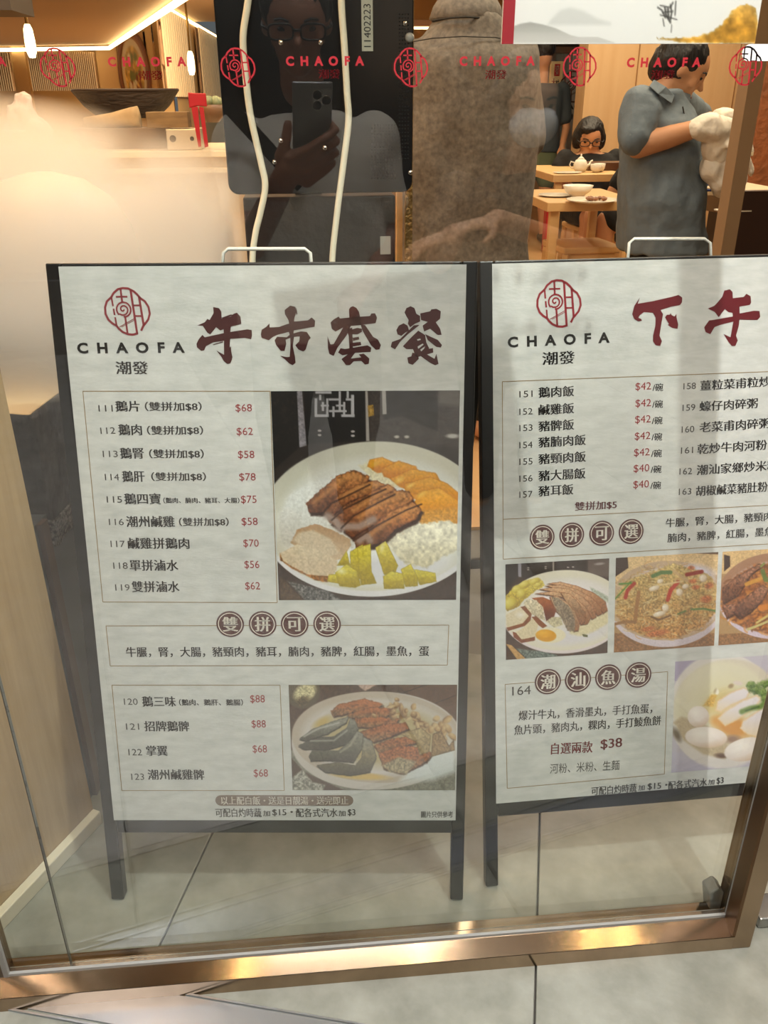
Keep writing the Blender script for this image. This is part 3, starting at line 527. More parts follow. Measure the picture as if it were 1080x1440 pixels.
def p_chicken(p):
    p.poly([(0,100),(180,100),(180,300),(40,460),(0,460)],'#1f1513',4,tex=.2); p.poly([(178,150),(205,150),(212,292),(182,290)],'#8d8892',4); p.poly([(205,120),(485,120),(485,290),(210,300)],'#231815',4,tex=.2); p.poly([(500,100),(820,100),(820,300),(500,300)],'#2d211d',6,tex=.2); p.poly([(800,100),(1000,100),(1000,300),(800,260)],'#5a4a44',15); p.ell(905,175,60,16,'#948b88',-6,.6); p.poly([(485,140),(500,140),(502,240),(488,240)],'#8b8079',3)
    for x,y in ((270,210),(270,228),(425,200),(425,216),(625,207),(670,203)): p.ell(x,y,15,7,'#a49a96',0,.5)
    p.poly([(40,850),(1000,900),(1000,1060),(40,1060)],'#453129',6,tex=.3); p.poly([(70,890),(120,900),(250,1025),(180,1040)],'#b38a54',6,tex=.2); p.poly([(160,930),(420,960),(560,1000),(260,1030)],'#5f6862',10,tex=.6)
    p.ell(590,607,560,372,'#cfc3c6',-3,.02); p.ell(590,590,556,362,'#cfc8b8',-3,.015); p.ell(600,600,520,325,'#cdc8c0',-3,.12); p.ell(660,520,440,230,'#d6cfd2',-3,.4); p.ell(700,800,380,110,'#c9c4c9',-10,.5)
    p.poly([(60,470),(130,400),(240,320),(330,300),(400,330),(420,370),(330,420),(230,500),(180,560),(80,600),(60,560)],'#b59f38',6,hi='#cdb95a',lo='#8f7326',tex=.3,warp=14,seed=4)
    for q in ((170,400,60,40),(240,360,60,36),(330,330,60,30),(110,530,70,60),(210,440,50,50),(360,360,40,24)): p.ell(*q,'#b8a43c',-20,.3,hi='#d9cc74',lo='#86692a',warp=10)
    p.poly([(620,640),(780,700),(980,590),(985,700),(860,780),(740,820),(640,800)],'#cbbf9c',18,tex=.1,warp=14); p.poly([(820,380),(900,420),(985,470),(985,520),(860,480)],'#a4a99a',14,tex=.3)
    S=[([(440,350),(560,335),(700,370),(850,430),(960,510),(980,590),(940,620),(880,520),(740,430),(600,380)],'#a3714e'),([(420,370),(560,360),(700,400),(830,470),(920,560),(930,620),(890,640),(830,560),(700,470),(560,410)],'#a87a58'),([(360,400),(520,385),(640,400),(760,470),(850,560),(880,650),(840,670),(790,590),(700,500),(560,440)],'#ab8262'),([(330,440),(480,420),(600,430),(700,480),(790,570),(830,660),(800,710),(740,720),(760,640),(680,540),(560,470)],'#a8805f'),([(560,430),(640,440),(720,520),(780,610),(780,690),(740,720),(700,640),(620,540)],'#8c6c54'),([(460,470),(530,460),(620,520),(690,600),(730,700),(720,770),(680,780),(640,700),(520,600)],'#9b7c60')]
    for i,(P,c) in enumerate(S): p.poly([(x-3,y+8) for x,y in P],'#4a2f22',10,warp=6); p.poly(P,c,4,hi='#c29a74',lo='#8a5a3c',tex=.25,seed=i,edge='#7a4326',ew=7,warp=6)
    p.poly([(480,470),(540,480),(640,560),(690,680),(680,780),(620,775),(580,690),(510,570)],'#7f6e5c',6,tex=.45,warp=10,hi='#8f7d68')
    p.poly([(300,480),(400,470),(470,500),(520,590),(500,650),(430,690),(400,560)],'#7c3f20',5,tex=.2,hi='#a05a30',lo='#54281a')
    p.poly([(225,530),(260,490),(340,500),(400,560),(420,680),(360,660),(280,610)],'#b9ab90',5,tex=.35,warp=8,hi='#ccc0a6'); p.poly([(430,690),(480,650),(560,650),(580,720),(500,745)],'#b3a88a',8,tex=.3,warp=8)
    p.poly([(70,630),(200,560),(300,640),(230,720),(80,745)],'#c9bb9f',5,tex=.1); p.poly([(200,560),(240,550),(300,620),(290,690),(240,730),(90,775),(75,745),(220,705),(275,640)],'#7e4627',4,tex=.2); p.ell(200,630,60,40,'#d8d0c6',0,.9)
    p.poly([(300,650),(340,640),(440,730),(400,750),(330,700)],'#7e4627',4); p.poly([(150,790),(230,740),(310,660),(360,720),(330,830),(210,850)],'#cabb9c',5,tex=.1); p.poly([(130,780),(160,790),(210,850),(330,825),(330,860),(210,882),(140,830)],'#7a4024',4,tex=.2)
    p.ell(470,812,140,72,'#d5cbb0',0,.1); p.ell(428,815,98,58,'#c98f22',5,.12,hi='#e2ac3a'); p.ell(420,815,40,24,'#dba02c',5,.6); p.poly([(750,800),(800,810),(800,830),(760,825)],'#5c5a34',4); p.grain(.05,3)
def noodles(p,box,n,cols,wd,seed,R):
    r=np.random.RandomState(seed); x0,x1,y0,y1=box
    for i in range(n):
        cx=x0+r.rand()*(x1-x0); cy=y0+r.rand()*(y1-y0)
        if ((cx-(x0+x1)/2)/((x1-x0)/2))**2+((cy-(y0+y1)/2)/((y1-y0)/2))**2>1: continue
        a=r.rand()*6.28; rr=R*(.5+r.rand()); k=.5+r.rand()*1.6; P=[(cx+rr*math.cos(a+t*k),cy+rr*.6*math.sin(a+t*k)) for t in np.linspace(0,1,5)]
        X,Y=p.X,p.Y; sel=(np.abs(X-cx)<rr+wd*2)&(np.abs(Y-cy)<rr+wd*2)
        if not sel.any(): continue
        q=Paint(X[sel],Y[sel],'#000000'); q.C=p.C[sel]; q.line(P,wd,cols[i%len(cols)],wd*.7,.75); p.C[sel]=q.C
def p_vermicelli(p):
    p.poly([(0,0),(800,0),(800,200),(0,260)],'#cfb083',5,tex=.15); p.poly([(40,90),(130,85),(135,160),(40,225)],'#37221b',4); p.poly([(540,50),(760,30),(760,70),(560,60)],'#5a4030',6); p.poly([(0,600),(800,600),(800,760),(0,760)],'#8c6340',6,tex=.3)
    p.ell(395,408,395,288,'#c3b6c0',-3,.02); p.ell(395,380,390,270,'#b59a80',-3,.015); p.ell(410,385,365,240,'#c9bcc4',-3,.1); p.ell(600,190,160,70,'#cdc6d6',10,.6)
    p.poly([(60,330),(130,240),(300,180),(440,130),(560,160),(690,210),(735,300),(730,450),(640,560),(440,640),(250,620),(130,570),(50,480)],'#a98752',14,tex=.45,warp=24,seed=3,hi='#b8a066',lo='#ad7a44')
    noodles(p,(30,730,130,640),520,('#c9b078','#b08d55','#d3bf90','#8f6d3e','#bfa066','#c4935a'),6,4,34)
    for P,c,wd in (([(45,370),(100,310),(150,255)],'#4c7a2c',9),([(75,268),(180,262)],'#54803a',12),([(115,360),(130,310),(175,265)],'#a3301c',24),([(400,375),(420,310),(470,255)],'#a8331f',26),([(530,205),(580,195),(630,185)],'#8f2a1a',26),([(205,325),(190,430),(180,525)],'#96683a',26),([(40,540),(120,520),(180,525)],'#8c6238',20),([(440,180),(530,245)],'#b99a70',22),([(330,280),(440,260),(500,250)],'#cdb488',10),([(560,440),(640,435),(725,450)],'#56763a',12),([(300,215),(360,190),(420,190)],'#567040',26),([(290,490),(340,510),(420,480)],'#6b4a30',12),([(470,470),(520,450)],'#5d7038',12)): p.line(P,wd,c,7)
    for q in ((310,298,42,20),(480,325,26,30),(520,285,26,20),(640,230,30,30),(385,430,26,30),(350,250,24,18),(345,470,50,20)): p.ell(*q,'#cbb9a2',-15,.25,hi='#e6dccf',lo='#a88a68')
    for q in ((590,290,40,18),(570,250,36,22),(680,280,40,30),(660,370,50,34),(330,600,100,26),(270,570,60,20),(560,160,30,20)): p.ell(*q,'#b3663a',-10,.6,tex=.4,warp=10)
    p.grain(.1,4)
def p_beef(p):
    p.poly([(700,0),(1600,0),(1600,200),(700,200)],'#c9a878',5,tex=.15); p.poly([(780,70),(820,80),(822,150),(780,185)],'#3a241d',4); p.poly([(700,610),(1600,560),(1600,760),(700,760)],'#8c6340',6,tex=.3)
    p.ell(1130,350,395,292,'#c0b2c2',-3,.02); p.ell(1130,330,392,275,'#9a7258',-3,.015); p.ell(1140,345,365,240,'#cfc6d0',-3,.1)
    p.poly([(760,420),(790,300),(860,210),(980,140),(1200,110),(1400,300),(1350,500),(1100,590),(920,560),(800,500)],'#8a5228',14,tex=.5,warp=24,seed=6)
    noodles(p,(770,1450,180,590),300,('#b8742c','#9c5a22','#c98a42','#6f3c1c'),12,9,50)
    for P in ([(770,290),(870,215),(1020,130),(1035,150),(960,210),(880,340),(780,400),(765,360)],[(850,470),(870,400),(960,330),(1040,270),(1080,300),(1040,380),(960,460),(890,500)],[(770,410),(860,400),(850,470),(800,500)]): p.poly([(x,y+8) for x,y in P],'#2c160e',10); p.poly(P,'#80543f',5,hi='#9a6c54',lo='#4e2e20',tex=.5,warp=12,edge='#5c3424')
    for P,c,wd in (([(930,270),(1020,235),(1050,220)],'#c08a34',26),([(940,575),(1030,540),(1100,510)],'#b9b070',16),([(1000,530),(1080,480)],'#bfae6a',14),([(1040,180),(1060,240),(1090,240)],'#5e7034',30),([(1030,150),(1050,130)],'#7a8a48',14),([(1030,430),(1080,420)],'#c0762a',40)): p.line(P,wd,c,7)
    p.grain(.1,4)
def p_soup(p):
    p.ell(620,650,560,600,'#cfc8c4',0,.03); p.ell(640,560,545,440,'#c9bfae',-18,.05); p.ell(620,620,520,500,'#d1cab2',0,.1); p.ell(620,560,420,330,'#d0c8a4',-10,.7)
    p.C[:]=p.C; d,u,v=p.dell(610,600,515,540); k=np.clip((d-1)*25,0,1)*(p.Y<340)*(p.X<560); p.mix(k,'#9c92ac'); k=np.clip((d-1.12)*12,0,1)*(p.Y>1060); p.mix(k*.9,'#b3adc0')
    p.poly([(110,760),(150,800),(220,940),(420,1080),(640,1130),(700,1040),(640,900),(400,760),(200,700)],'#b7a58a',30,tex=.1); p.ell(150,880,50,110,'#6e6050',-28,.7); p.ell(600,1095,90,36,'#6a5248',5,.7); p.ell(560,560,260,130,'#cbb06c',-38,.9)
    p.ell(720,800,260,150,'#c98b3e',18,.55); p.ell(720,930,110,60,'#8a6a58',0,.7); p.ell(560,740,100,70,'#cf964a',0,.8); p.poly([(420,590),(500,480),(560,480),(520,600)],'#c9a04a',20,tex=.2)
    for q in ((370,700,112,112,0),(450,910,222,110,4),(860,1030,240,120,-12)): p.ell(*q[:4],'#dcd0ca',q[4],.08,hi='#eae4de',lo='#c3a890')
    for P in ([(540,640),(560,540),(700,450),(830,400),(900,440),(860,520),(700,590),(600,660)],[(560,720),(640,640),(820,530),(960,480),(1010,520),(940,620),(760,740),(640,800)],[(790,820),(820,740),(1060,580),(1200,560),(1200,900),(980,920),(860,880)]): p.poly(P,'#d6cdd0',14,hi='#ddd6dc',lo='#d9c6a8',edge='#d9b684',ew=22,warp=12)
    p.ell(770,360,60,28,'#d2c3bc',10,.4); p.ell(700,390,40,30,'#9c8462',-30,.6); p.ell(560,450,24,36,'#e3dccb',0,.5); p.ell(540,440,20,40,'#8f7a5e',20,.8,op=.6)
    for q in ((940,420,90,60,10),(1040,370,90,50,0),(1030,460,70,60,30),(900,380,60,40,0),(1060,520,70,50,0)): p.ell(*q[:4],'#55703a',q[4],.4,hi='#8da05c',lo='#2e4420',warp=40,wsc=26,seed=int(q[0]),tex=.4)
    p.line([(810,650),(900,615),(1000,600),(1060,540)],52,'#6a8544',26); p.line([(850,640),(980,600)],16,'#3f5a28',12); p.grain(.03,4)
photo2(b1,s1,.3122,.5885,.5577,.883,300,330,(380,545),4.,'#2b2320',p_goose_rice,'printed picture of sliced roast goose over rice with egg and pickles')
pa=b1.loc(406,962.5); pb=b1.loc(640,1110.5)
photo2(b1,s1,pa[0],pb[0],pb[1],pa[1],300,190,(400,955),4.32,'#4a392f',p_goose_trio,'printed picture of a white plate of braised goose pieces')
b2=Board(.2628,.1164,.0171,.2601,.6102,'black easel menu board with three food photos in a row, right of the two')
s2=build_board(b2); handle(b2,891,1012,333,352)
rows=[("151",730,554.5,748.5,553.5,9,INKG,'n'),("鵝肉飯",756.7,552,807,549.5,15,INK,'d'),("$42",893,544.2,915,543.2,12,PRICE,'n'),("/碗",917,545,932,544.3,11,INK,'s'),
("152",730,579,748.5,578,9,INKG,'n'),("鹹雞飯",756.7,576.5,807,573.5,15,INK,'d'),("$42",893,567.8,915,566.8,12,PRICE,'n'),("/碗",916.5,568.5,931.5,567.8,11,INK,'s'),
("153",730,602,748.5,601,9,INKG,'n'),("豬髀飯",756.7,599.5,807,596.5,15,INK,'d'),("$42",892.5,590.6,914.5,589.4,12,PRICE,'n'),("/碗",916,591.5,931,590.8,11,INK,'s'),
("154",730,626,748.5,625,9,INKG,'n'),("豬腩肉飯",756.7,622,823.5,618,15,INK,'d'),("$42",892,614,914,612.8,12,PRICE,'n'),("/碗",915.6,614.5,930.6,613.8,11,INK,'s'),
("155",730,649.3,748.5,648.3,9,INKG,'n'),("豬頸肉飯",756.7,645.5,823.5,641.5,15,INK,'d'),("$42",891,637,913,635.8,12,PRICE,'n'),("/碗",915,637.7,930,637,11,INK,'s'),
("156",730,673,748.5,672,9,INKG,'n'),("豬大腸飯",756.7,669,823,665,15,INK,'d'),("$40",890.5,659.4,912.5,658.2,12,PRICE,'n'),("/碗",914.5,660,929.5,659.3,11,INK,'s'),
("157",730,695.5,748.5,694.5,9,INKG,'n'),("豬耳飯",756.7,690.5,806,687.5,15,INK,'d'),("$40",890,682,912,680.8,12,PRICE,'n'),("/碗",914,682.5,929,681.8,11,INK,'s'),
("雙拼加$5",807.8,712.3,867,709.2,12.5,MAROON2,'d'),
("158",960.5,543.3,978,542.3,9,INKG,'n'),("薑粒菜甫粒炒飯",984,542.5,1099,535,14.5,INK,'d'),("159",959.3,573.5,977,572.5,9,INKG,'n'),("蠔仔肉碎粥",983,571.5,1065,566.5,14.5,INK,'d'),
("160",958,604,975.6,603,9,INKG,'n'),("老菜甫肉碎粥",983,601,1082,594.5,14.5,INK,'d'),("161",957,633.5,974,632.5,9,INKG,'n'),("乾炒牛肉河粉",980,631.5,1078,625,14.5,INK,'d'),
("162",955,663,972.6,662,9,INKG,'n'),("潮汕家鄉炒米粉",979,661,1094,653.5,14.5,INK,'d'),("163",954,691.5,971.6,690.5,9,INKG,'n'),("胡椒鹹菜豬肚粉麵",978,690.5,1093,683,14.5,INK,'d'),
("牛\U000267cc，腎，大腸，豬頸肉，豬耳",935.5,735.5,1126,723,13,INK,'s'),("腩肉，豬脾，紅腸，墨魚，蛋",938,756.5,1114,745,13,INK,'s'),
("164",720,971.5,746,969.5,12.5,INKG,'n'),("爆汁牛丸，香滑墨丸，手打魚蛋，",729,1006,917,995.5,14,INKG,'s'),("魚片頭，豬肉丸，粿肉，手打鯪魚餅",722.6,1026.5,929,1012.5,14,INKG,'s'),
("自選兩款",774.4,1052.5,833,1049.5,16,LOGOC,'d'),("$38",844,1047,874.5,1044,15,LOGOC,'s'),("河粉、米粉、生麵",773,1080.5,870.7,1075,14,INKG,'n'),
("可配白灼時蔬",831,1112,895,1107,12,INKG,'d'),("加",897,1107.5,906,1106.8,8,INKG,'s'),("$15・",910,1106,938,1104,10,INKG,'s'),("配各式汽水",939,1104,994,1099,12,INKG,'d'),("加",995,1099.5,1004,1099,8,INKG,'s'),("$3",1007,1098,1017,1097,10,INKG,'s')]
for r in rows: pt(b2,s2,*r)
blogo(b2,s2,786,427,66,LOGOC2); pt(b2,s2,'CHAOFA',713.5,481.5,857,474.5,15.5,INK,'c'); pt(b2,s2,'潮發',762,504.5,808,502,18,INK,'s')
polys(b2,s2,[[(95,215),(110,155),(150,95),(135,140),(240,122),(380,90),(430,76),(457,95),(455,130),(440,150),(380,160),(300,185),(318,215),(310,260),(292,370),(310,410),(297,445),(265,440),(245,410),(245,370),(262,300),(264,240),(245,205),(180,200),(150,222),(140,242),(160,250),(165,262),(140,268),(110,250)],[(332,238),(345,220),(368,218),(372,206),(380,222),(400,232),(415,212),(415,240),(428,290),(422,322),(385,315),(350,292),(362,288),(345,260)]],(870,400),5.143,MAROON2)
polys(b2,s2,[[(760,45),(800,35),(820,55),(822,100),(900,90),(920,68),(950,85),(955,130),(945,148),(870,160),(872,210),(975,190),(1015,192),(1020,235),(1000,258),(870,255),(865,300),(845,370),(858,405),(840,445),(815,445),(790,415),(755,358),(805,382),(826,268),(740,290),(690,308),(660,360),(625,345),(615,310),(650,260),(670,258),(822,232),(820,205),(790,200),(765,178),(720,237),(690,197),(640,175),(688,155),(720,120),(745,90)]],(870,400),5.143,MAROON2)
tl=b2.loc(706,536.7); 
def lb(P,**k): return pline(b2,s2,P,**k)
v0=tl[1]; vm=b2.loc(707.8,730)[1]; vb=b2.loc(708,786)[1]; ul=tl[0]
V=[];F=[]
for a,c in (((ul,v0),(.59,v0)),((ul,vm),(.59,vm)),((ul,vb),(.59,vb)),((ul,v0),(ul,vb)),((.59,v0),(.59,vb))):
    v,f=ribbon([a,c],.0011); F+=[[i+len(V) for i in q] for q in f]; V+=v
flat('border_line',V,F,lambda x,y:(x,y,.0015),LINE,s2)
lb([(710,962),(938.5,944),(933.7,1088),(713,1108)])
for (x,y),ch in zip(((762,755),(803.5,752),(845.6,749.5),(887,747)),'雙拼可選'): disc(b2,s2,x,y,17.5,ch,0)
for (x,y),ch in zip(((770,958),(812.3,955),(854.8,951.7),(897,948.5)),'潮汕魚湯'): disc(b2,s2,x,y,18.5,ch,0)
photo2(b2,s2,.0372,.2113,.4235,.5878,170,170,(700,765),6.353,'#3a2a24',p_chicken,'printed picture of sliced white chicken with half an egg')
photo2(b2,s2,.2225,.3985,.4235,.5878,190,170,(855,765),4.8,'#a5835a',p_vermicelli,'printed picture of fried vermicelli with prawns and red pepper')
photo2(b2,s2,.4060,.5820,.4235,.5878,190,170,(855,765),4.8,'#a5835a',p_beef,'printed picture of beef with fried noodles')
u6=b2.loc(949,930)[0]; v6=b2.loc(949,930)[1]; w6=b2.loc(943,1086)[1]
photo2(b2,s2,u6,.585,w6,v6,200,190,(930,910),7.2,'#b5aebb',p_soup,'printed picture of fish balls in a white bowl of soup')
# opening-hours lettering stuck on the upper pane; the lamp above the mall throws its shadow on the right board
lampP=Vector((.72,-.62,2.93)); sp=bpy.data.lights.new('mall_spot','SPOT'); sp.energy=210; sp.color=(1,.98,.93); sp.spot_size=math.radians(52); sp.spot_blend=.6; sp.shadow_soft_size=.012
so=bpy.data.objects.new('mall_spot',sp); COL.objects.link(so); so.location=lampP; so.rotation_euler=(Vector((.30,.30,.72))-lampP).to_track_quat('-Z','Y').to_euler()
VIN=mat('grey_vinyl','#8a8a88',.6)
for s_,xl,xr,y,h in (('11:00',692,826,385,27),('24:00',697,834,458,27)):
    W,F=fit_text(s_,0,0,0,.03,0,1); P=[]
    for (x,yy) in W:
        q=b2.M@Vector((*b2.loc(xl+(xr-xl)*x,y-yy*h-(x-.5)*4),.002)); t=(0-q.y)/(lampP.y-q.y); r=q+(lampP-q)*t; P.append((r.x,-.0012,r.z))
    me=bpy.data.meshes.new('hours_lettering'); me.from_pydata(P,[],F); me.materials.append(VIN); o=bpy.data.objects.new('hours_lettering',me); COL.objects.link(o); o.parent=wn
# banner hung inside the pane at the top right
def p_banner(p):
    X,Y=p.X,p.Y; m=lambda P,s=8,**k: p.poly(P,*k.pop('c'),soft=s,**k) if False else None
    p.poly([(210,80),(250,40),(290,30),(340,42),(400,75),(450,90),(450,100),(200,100)],'#d8d3d0',18)
    p.poly([(50,110),(90,95),(130,88),(180,98),(230,112),(290,140),(330,150),(400,150),(470,172),(50,172)],'#c3bdb8',5,hi='#aaa5a0',lo='#d4cdc8')
    p.poly([(300,150),(400,148),(470,172),(300,172)],'#d2cbc7',6)
    p.poly([(630,150),(700,152),(800,145),(860,125),(900,90),(930,50),(970,20),(1000,15),(1030,30),(1045,175),(900,176),(760,172),(640,156)],'#c98f34',5,hi='#d0a050',tex=.35,warp=14,edge='#d9b060',ew=12,tsc=30)
    for P,wd in (([(640,30),(655,40),(670,70)],7),([(650,22),(690,30),(700,10)],6),([(668,30),(672,60),(690,90)],8),([(690,20),(695,50),(690,80)],7),([(660,50),(700,45)],5),([(712,5),(708,60)],5),([(660,75),(665,105)],4),([(695,100),(693,128)],3),([(650,60),(715,78)],5),([(680,35),(682,72)],9)): p.line(P,wd,'#3a3634',5,.8)
    # more ink landscape above the part the photograph shows
    p.poly([(0,-400),(1100,-400),(1100,-200),(0,-260)],'#e9e2df',60)
ban=empty('hanging_banner',(0,0,0),0,'white banner with red edge, grey hills and gold slope, at top right behind glass','banner')
a=at(705,62,.013); c=at(1060,62,.013); a2=at(721,62,.013)
zt=1.62; zb=a.z
MB().bx(a.x,c.x,.012,.016,zb,zt).build('banner_sheet',mat('banner_white','#efe9e6',.5),ban)
MB().bx(a.x,a2.x,.0105,.0119,zb,zt).build('red_edge',mat('banner_red','#a3202c',.5),ban)
def banpx(S,T):
    U=a2.x+(c.x-a2.x)*S; Z=zt-(zt-zb)*T; d=np.stack([U,U*0+.0112,Z],1)-np.array(CAM); z=d@np.array(FW)
    return (540+FPX*(d@np.array(RT))/z-700)*2.842,(720-FPX*(d@np.array(UP))/z)*2.842
picture('banner_print',lambda s,t:(a2.x+(c.x-a2.x)*s,.0112,zt-(zt-zb)*t),260,300,banpx,'#efe9e6',p_banner,ban,.5)
# ---------------------------------------------------------------- setting around: mall side and dining room
def struct(o,label): tag(o,label,kind='structure'); return o
struct(MB().bx(-6,6,-7,.2,3.0,3.06).build('ceiling',mat('mall_ceiling','#66625c',.8)),'mall ceiling above the walkway')
struct(MB().bx(-6,6,-6.1,-6,0,3.0).build('wall_front',mat('mall_wall','#221c17',.7)),'dark brown shopfront wall across the mall')
struct(MB().bx(-6.1,-6,-6,0,0,3).build('wall_left',mat('mall_wall','#221c17',.7)),'mall end wall to the left')
struct(MB().bx(6,6.1,-6,0,0,3).build('wall_right',mat('mall_wall','#221c17',.7)),'mall end wall to the right')
struct(MB().bx(.9,6,0,.1,0,3).build('wall_shopfront',mat('shop_wall','#8c7258',.6)),'shopfront wall right of the window')
struct(MB().bx(-6,-1.6,0,.1,0,3).build('wall_shopfront',mat('shop_wall','#8c7258',.6)),'shopfront wall left of the window')
GLOW=mat('lamp_glow','#ffffff',.5,emit=('#fff2dc',150)); GLOWW=mat('lamp_glow_warm','#ffffff',.5,emit=('#ffe4ae',260)); LEDM=mat('led_strip','#ffffff',.5,emit=('#ffe2b0',6))
def downlight(x,y,z,m,label,grp):
    e=empty('downlight',(x,y,z),0,label,'downlight',grp)
    o=MB().lathe([(0,0),(.036,0),(.036,-.002),(0,-.002)],seg=20).build('lamp_disc',m,e)
    MB().lathe([(.038,.002),(.05,.002),(.05,-.006),(.038,-.006),(.038,.002)],seg=20).build('trim_ring',STEEL,e)
for x,y,od in ((1.017,-2.86,'middle'),(.009,-2.58,'leftmost'),(1.886,-3.14,'rightmost')): downlight(x,y,2.994,GLOW,od+' white downlight far out in the mall ceiling','mall ceiling downlights')
for (px,py),od in zip(((343,1362),(592,1337),(832,1318),(878,1313)),('leftmost','second from the left','third from the left','rightmost')):
    q=onz(px,py,.03); downlight(q.x*3.13,-1.45,2.994,GLOWW,od+' warm downlight added to the mall ceiling near the window','added mall ceiling downlights near the window')  # row added for glints on the sill, kept for the light it gives
for (px,py),od in zip(((343,1360),(592,1335),(832,1317),(878,1312)),('leftmost','second from the left','third from the left','rightmost')):
    q=onz(px,py,.034); d=ray(px,py).normalized(); nrm=Vector((0,-math.sin(.2487),math.cos(.2487))); r_=d-nrm*2*d.dot(nrm); L_=q+r_*((2.56-.034)/r_.z)
    downlight(L_.x,L_.y,2.592,mat('lamp_glow_window','#ffffff',.5,emit=('#ffe2a6',230)),od+' warm downlight of the shop row above the menu boards','shop downlights above the menu boards')
Yb=15.; zl=at(100,66,Yb).z; zh=2.6
struct(MB().bx(-6,7,.2,18,zh,zh+.05).build('ceiling',CEIL),'shop ceiling, warm beige')
A=onz(-40,66.5,zl); B=onz(155,63,zl); C2=onz(262,-12,zl)
# lower soffit over the left of the dining room
C3=C2+(C2-B)*.35
struct(MB().prism([Vector((-6,A.y,zl)),B,C3,Vector((-6,C3.y,zl))],(0,0,.25)).build('ceiling',mat('soffit','#dcc09a',.7)),'lowered ceiling panel over the left of the dining room')
def strip(a,b,nm,label,r=.022):
    k=.12 if nm!='x' and a.z<2.3 else .55; a=a-Vector((0,k,0)); b=b-Vector((0,k,0))
    o=MB().beam(a-Vector((0,0,.05)),b-Vector((0,0,.05)),r,.05).build(nm,LEDM); tag(o,label,'light strip','ceiling light strips')
strip(A,B,'led_strip','glowing light strip along the far edge of the lowered ceiling'); strip(B,C3,'led_strip','glowing light strip along the slanting edge of the lowered ceiling')
D1=onz(236,8,zh); D2=onz(308,51,zh)
strip(D1,D2,'led_strip','glowing light strip above the cloud-pattern screen, right of the pendant lamp',.022)
# gray duct corner
tag(MB().bx(*sorted((at(-60,14,4).x,at(16,14,4).x)),4,4.4,at(14,14,4).z,at(14,14,4).z+.3).build('ceiling_unit',mat('unit_grey','#6a6460',.5)),'grey ceiling unit at the top left corner','ceiling unit')
WT=mat('tan_wall','#d9b378',.6); WBR=mat('screen_backing','#8d6a4a',.7,noise=(1.2,.35,'#c09a6e'))
CLOUD=mat('cloud_relief','#cba27a',.7,noise=(2,.5,'#a47c58')); SLAT=mat('slat_gold','#f0d8b0',.5)
xw=at(236,60,Yb).x
struct(MB().bx(-8,xw,Yb,Yb+.1,0,3).build('wall_back',WT),'far tan wall of the dining room')
q=D2-D1; 
w2=MB(); w2.prism([Vector((D1.x,D1.y,0)),Vector((D2.x+.6,D2.y+.6*q.y/q.x,0)),Vector((D2.x+.6,D2.y+.6*q.y/q.x+.1,0)),Vector((D1.x,D1.y+.1,0))],(0,0,zh)); struct(w2.build('wall_back',WT),'slanting far wall with the cloud screen')
def screen(pts,z0,z1,n,label,clouds,d0):
    """ribbed screen between two ground points: backing, cloud relief, ribs"""
    a,b=[Vector((p.x,p.y,0)) for p in pts]; e=empty('cloud_screen',(a.x,a.y,0),0,label,'screen','ribbed cloud screens'); t=(b-a).normalized(); nn=Vector((t.y,-t.x,0)); a0=-a
    def w(s,z,o): return t*s+nn*o+Vector((0,0,z))
    Lg=(b-a).length
    MB().prism([w(0,z0,.05),w(Lg,z0,.05),w(Lg,z1,.05),w(0,z1,.05)],nn*.01).build('backing',WBR,e)
    m=MB()
    for (s,z,r) in clouds: m.prism([w(max(0,min(Lg,s*Lg+r*1.2*math.cos(k*PI/8))),max(z0,min(z1,z0+z*(z1-z0)+r*math.sin(k*PI/8))),.065+.0007*k*0+random.random()*.0) for k in range(16)],nn*(.01+random.random()*.02))
    m.build('cloud_relief',CLOUD,e)
    m=MB()
    for i in range(n): s=(i+.5)/n*Lg; m.bx(0,0,0,0,0,0) if False else m.prism([w(s-Lg/n*.17,z0,.10),w(s+Lg/n*.17,z0,.10),w(s+Lg/n*.17,z1,.10),w(s-Lg/n*.17,z1,.10)],nn*.03)
    o=m.build('ribs',SLAT,e); o['kind']='stuff'
z0=at(100,128,Yb).z
rc=lambda n,s:[(np.random.RandomState(s+i).rand(),np.random.RandomState(s+i+50).rand()*.75,.12+.16*np.random.RandomState(s+i+90).rand()) for i in range(n)]
screen([at(-30,100,Yb-.5),at(19,100,Yb-.5)],z0,zl-.1,16,'ribbed dark screen at the far left edge of the view',rc(5,1),0)
screen([at(44,100,Yb-.5),at(137,100,Yb-.5)],z0,zl-.1,34,'ribbed cloud screen between the pendant lamp and the tan pillar',rc(12,20),0)
f2=lambda px: D1+q*((px-236)/72.)
z02=.9
screen([f2(222)-Vector((0,.15,0)),f2(251)-Vector((0,.15,0))],1.3,zh-.12,14,'ribbed cloud screen left of the small pendant lamp',rc(9,40),0)
screen([f2(263)-Vector((0,.15,0)),f2(312)-Vector((0,.15,0))],1.3,zh-.12,22,'ribbed cloud screen right of the small pendant lamp',rc(16,60),0)
def pillar(p0,p1,Y,z1,label):
    a=at(p0,90,Y).x; b=at(p1,90,Y).x; tag(MB().bx(a,b,Y-.12,Y,0,z1).build('pillar',mat('pillar_tan','#e0b87e',.6)),label,kind='structure')
pillar(22,40,Yb-.1,zl,'narrow tan pillar beside the long pendant lamp'); pillar(139,168,Yb-.1,3,'tan pillar left of the dish picture'); pillar(207,219,Yb-.1,3,'tan pillar right of the dish picture')
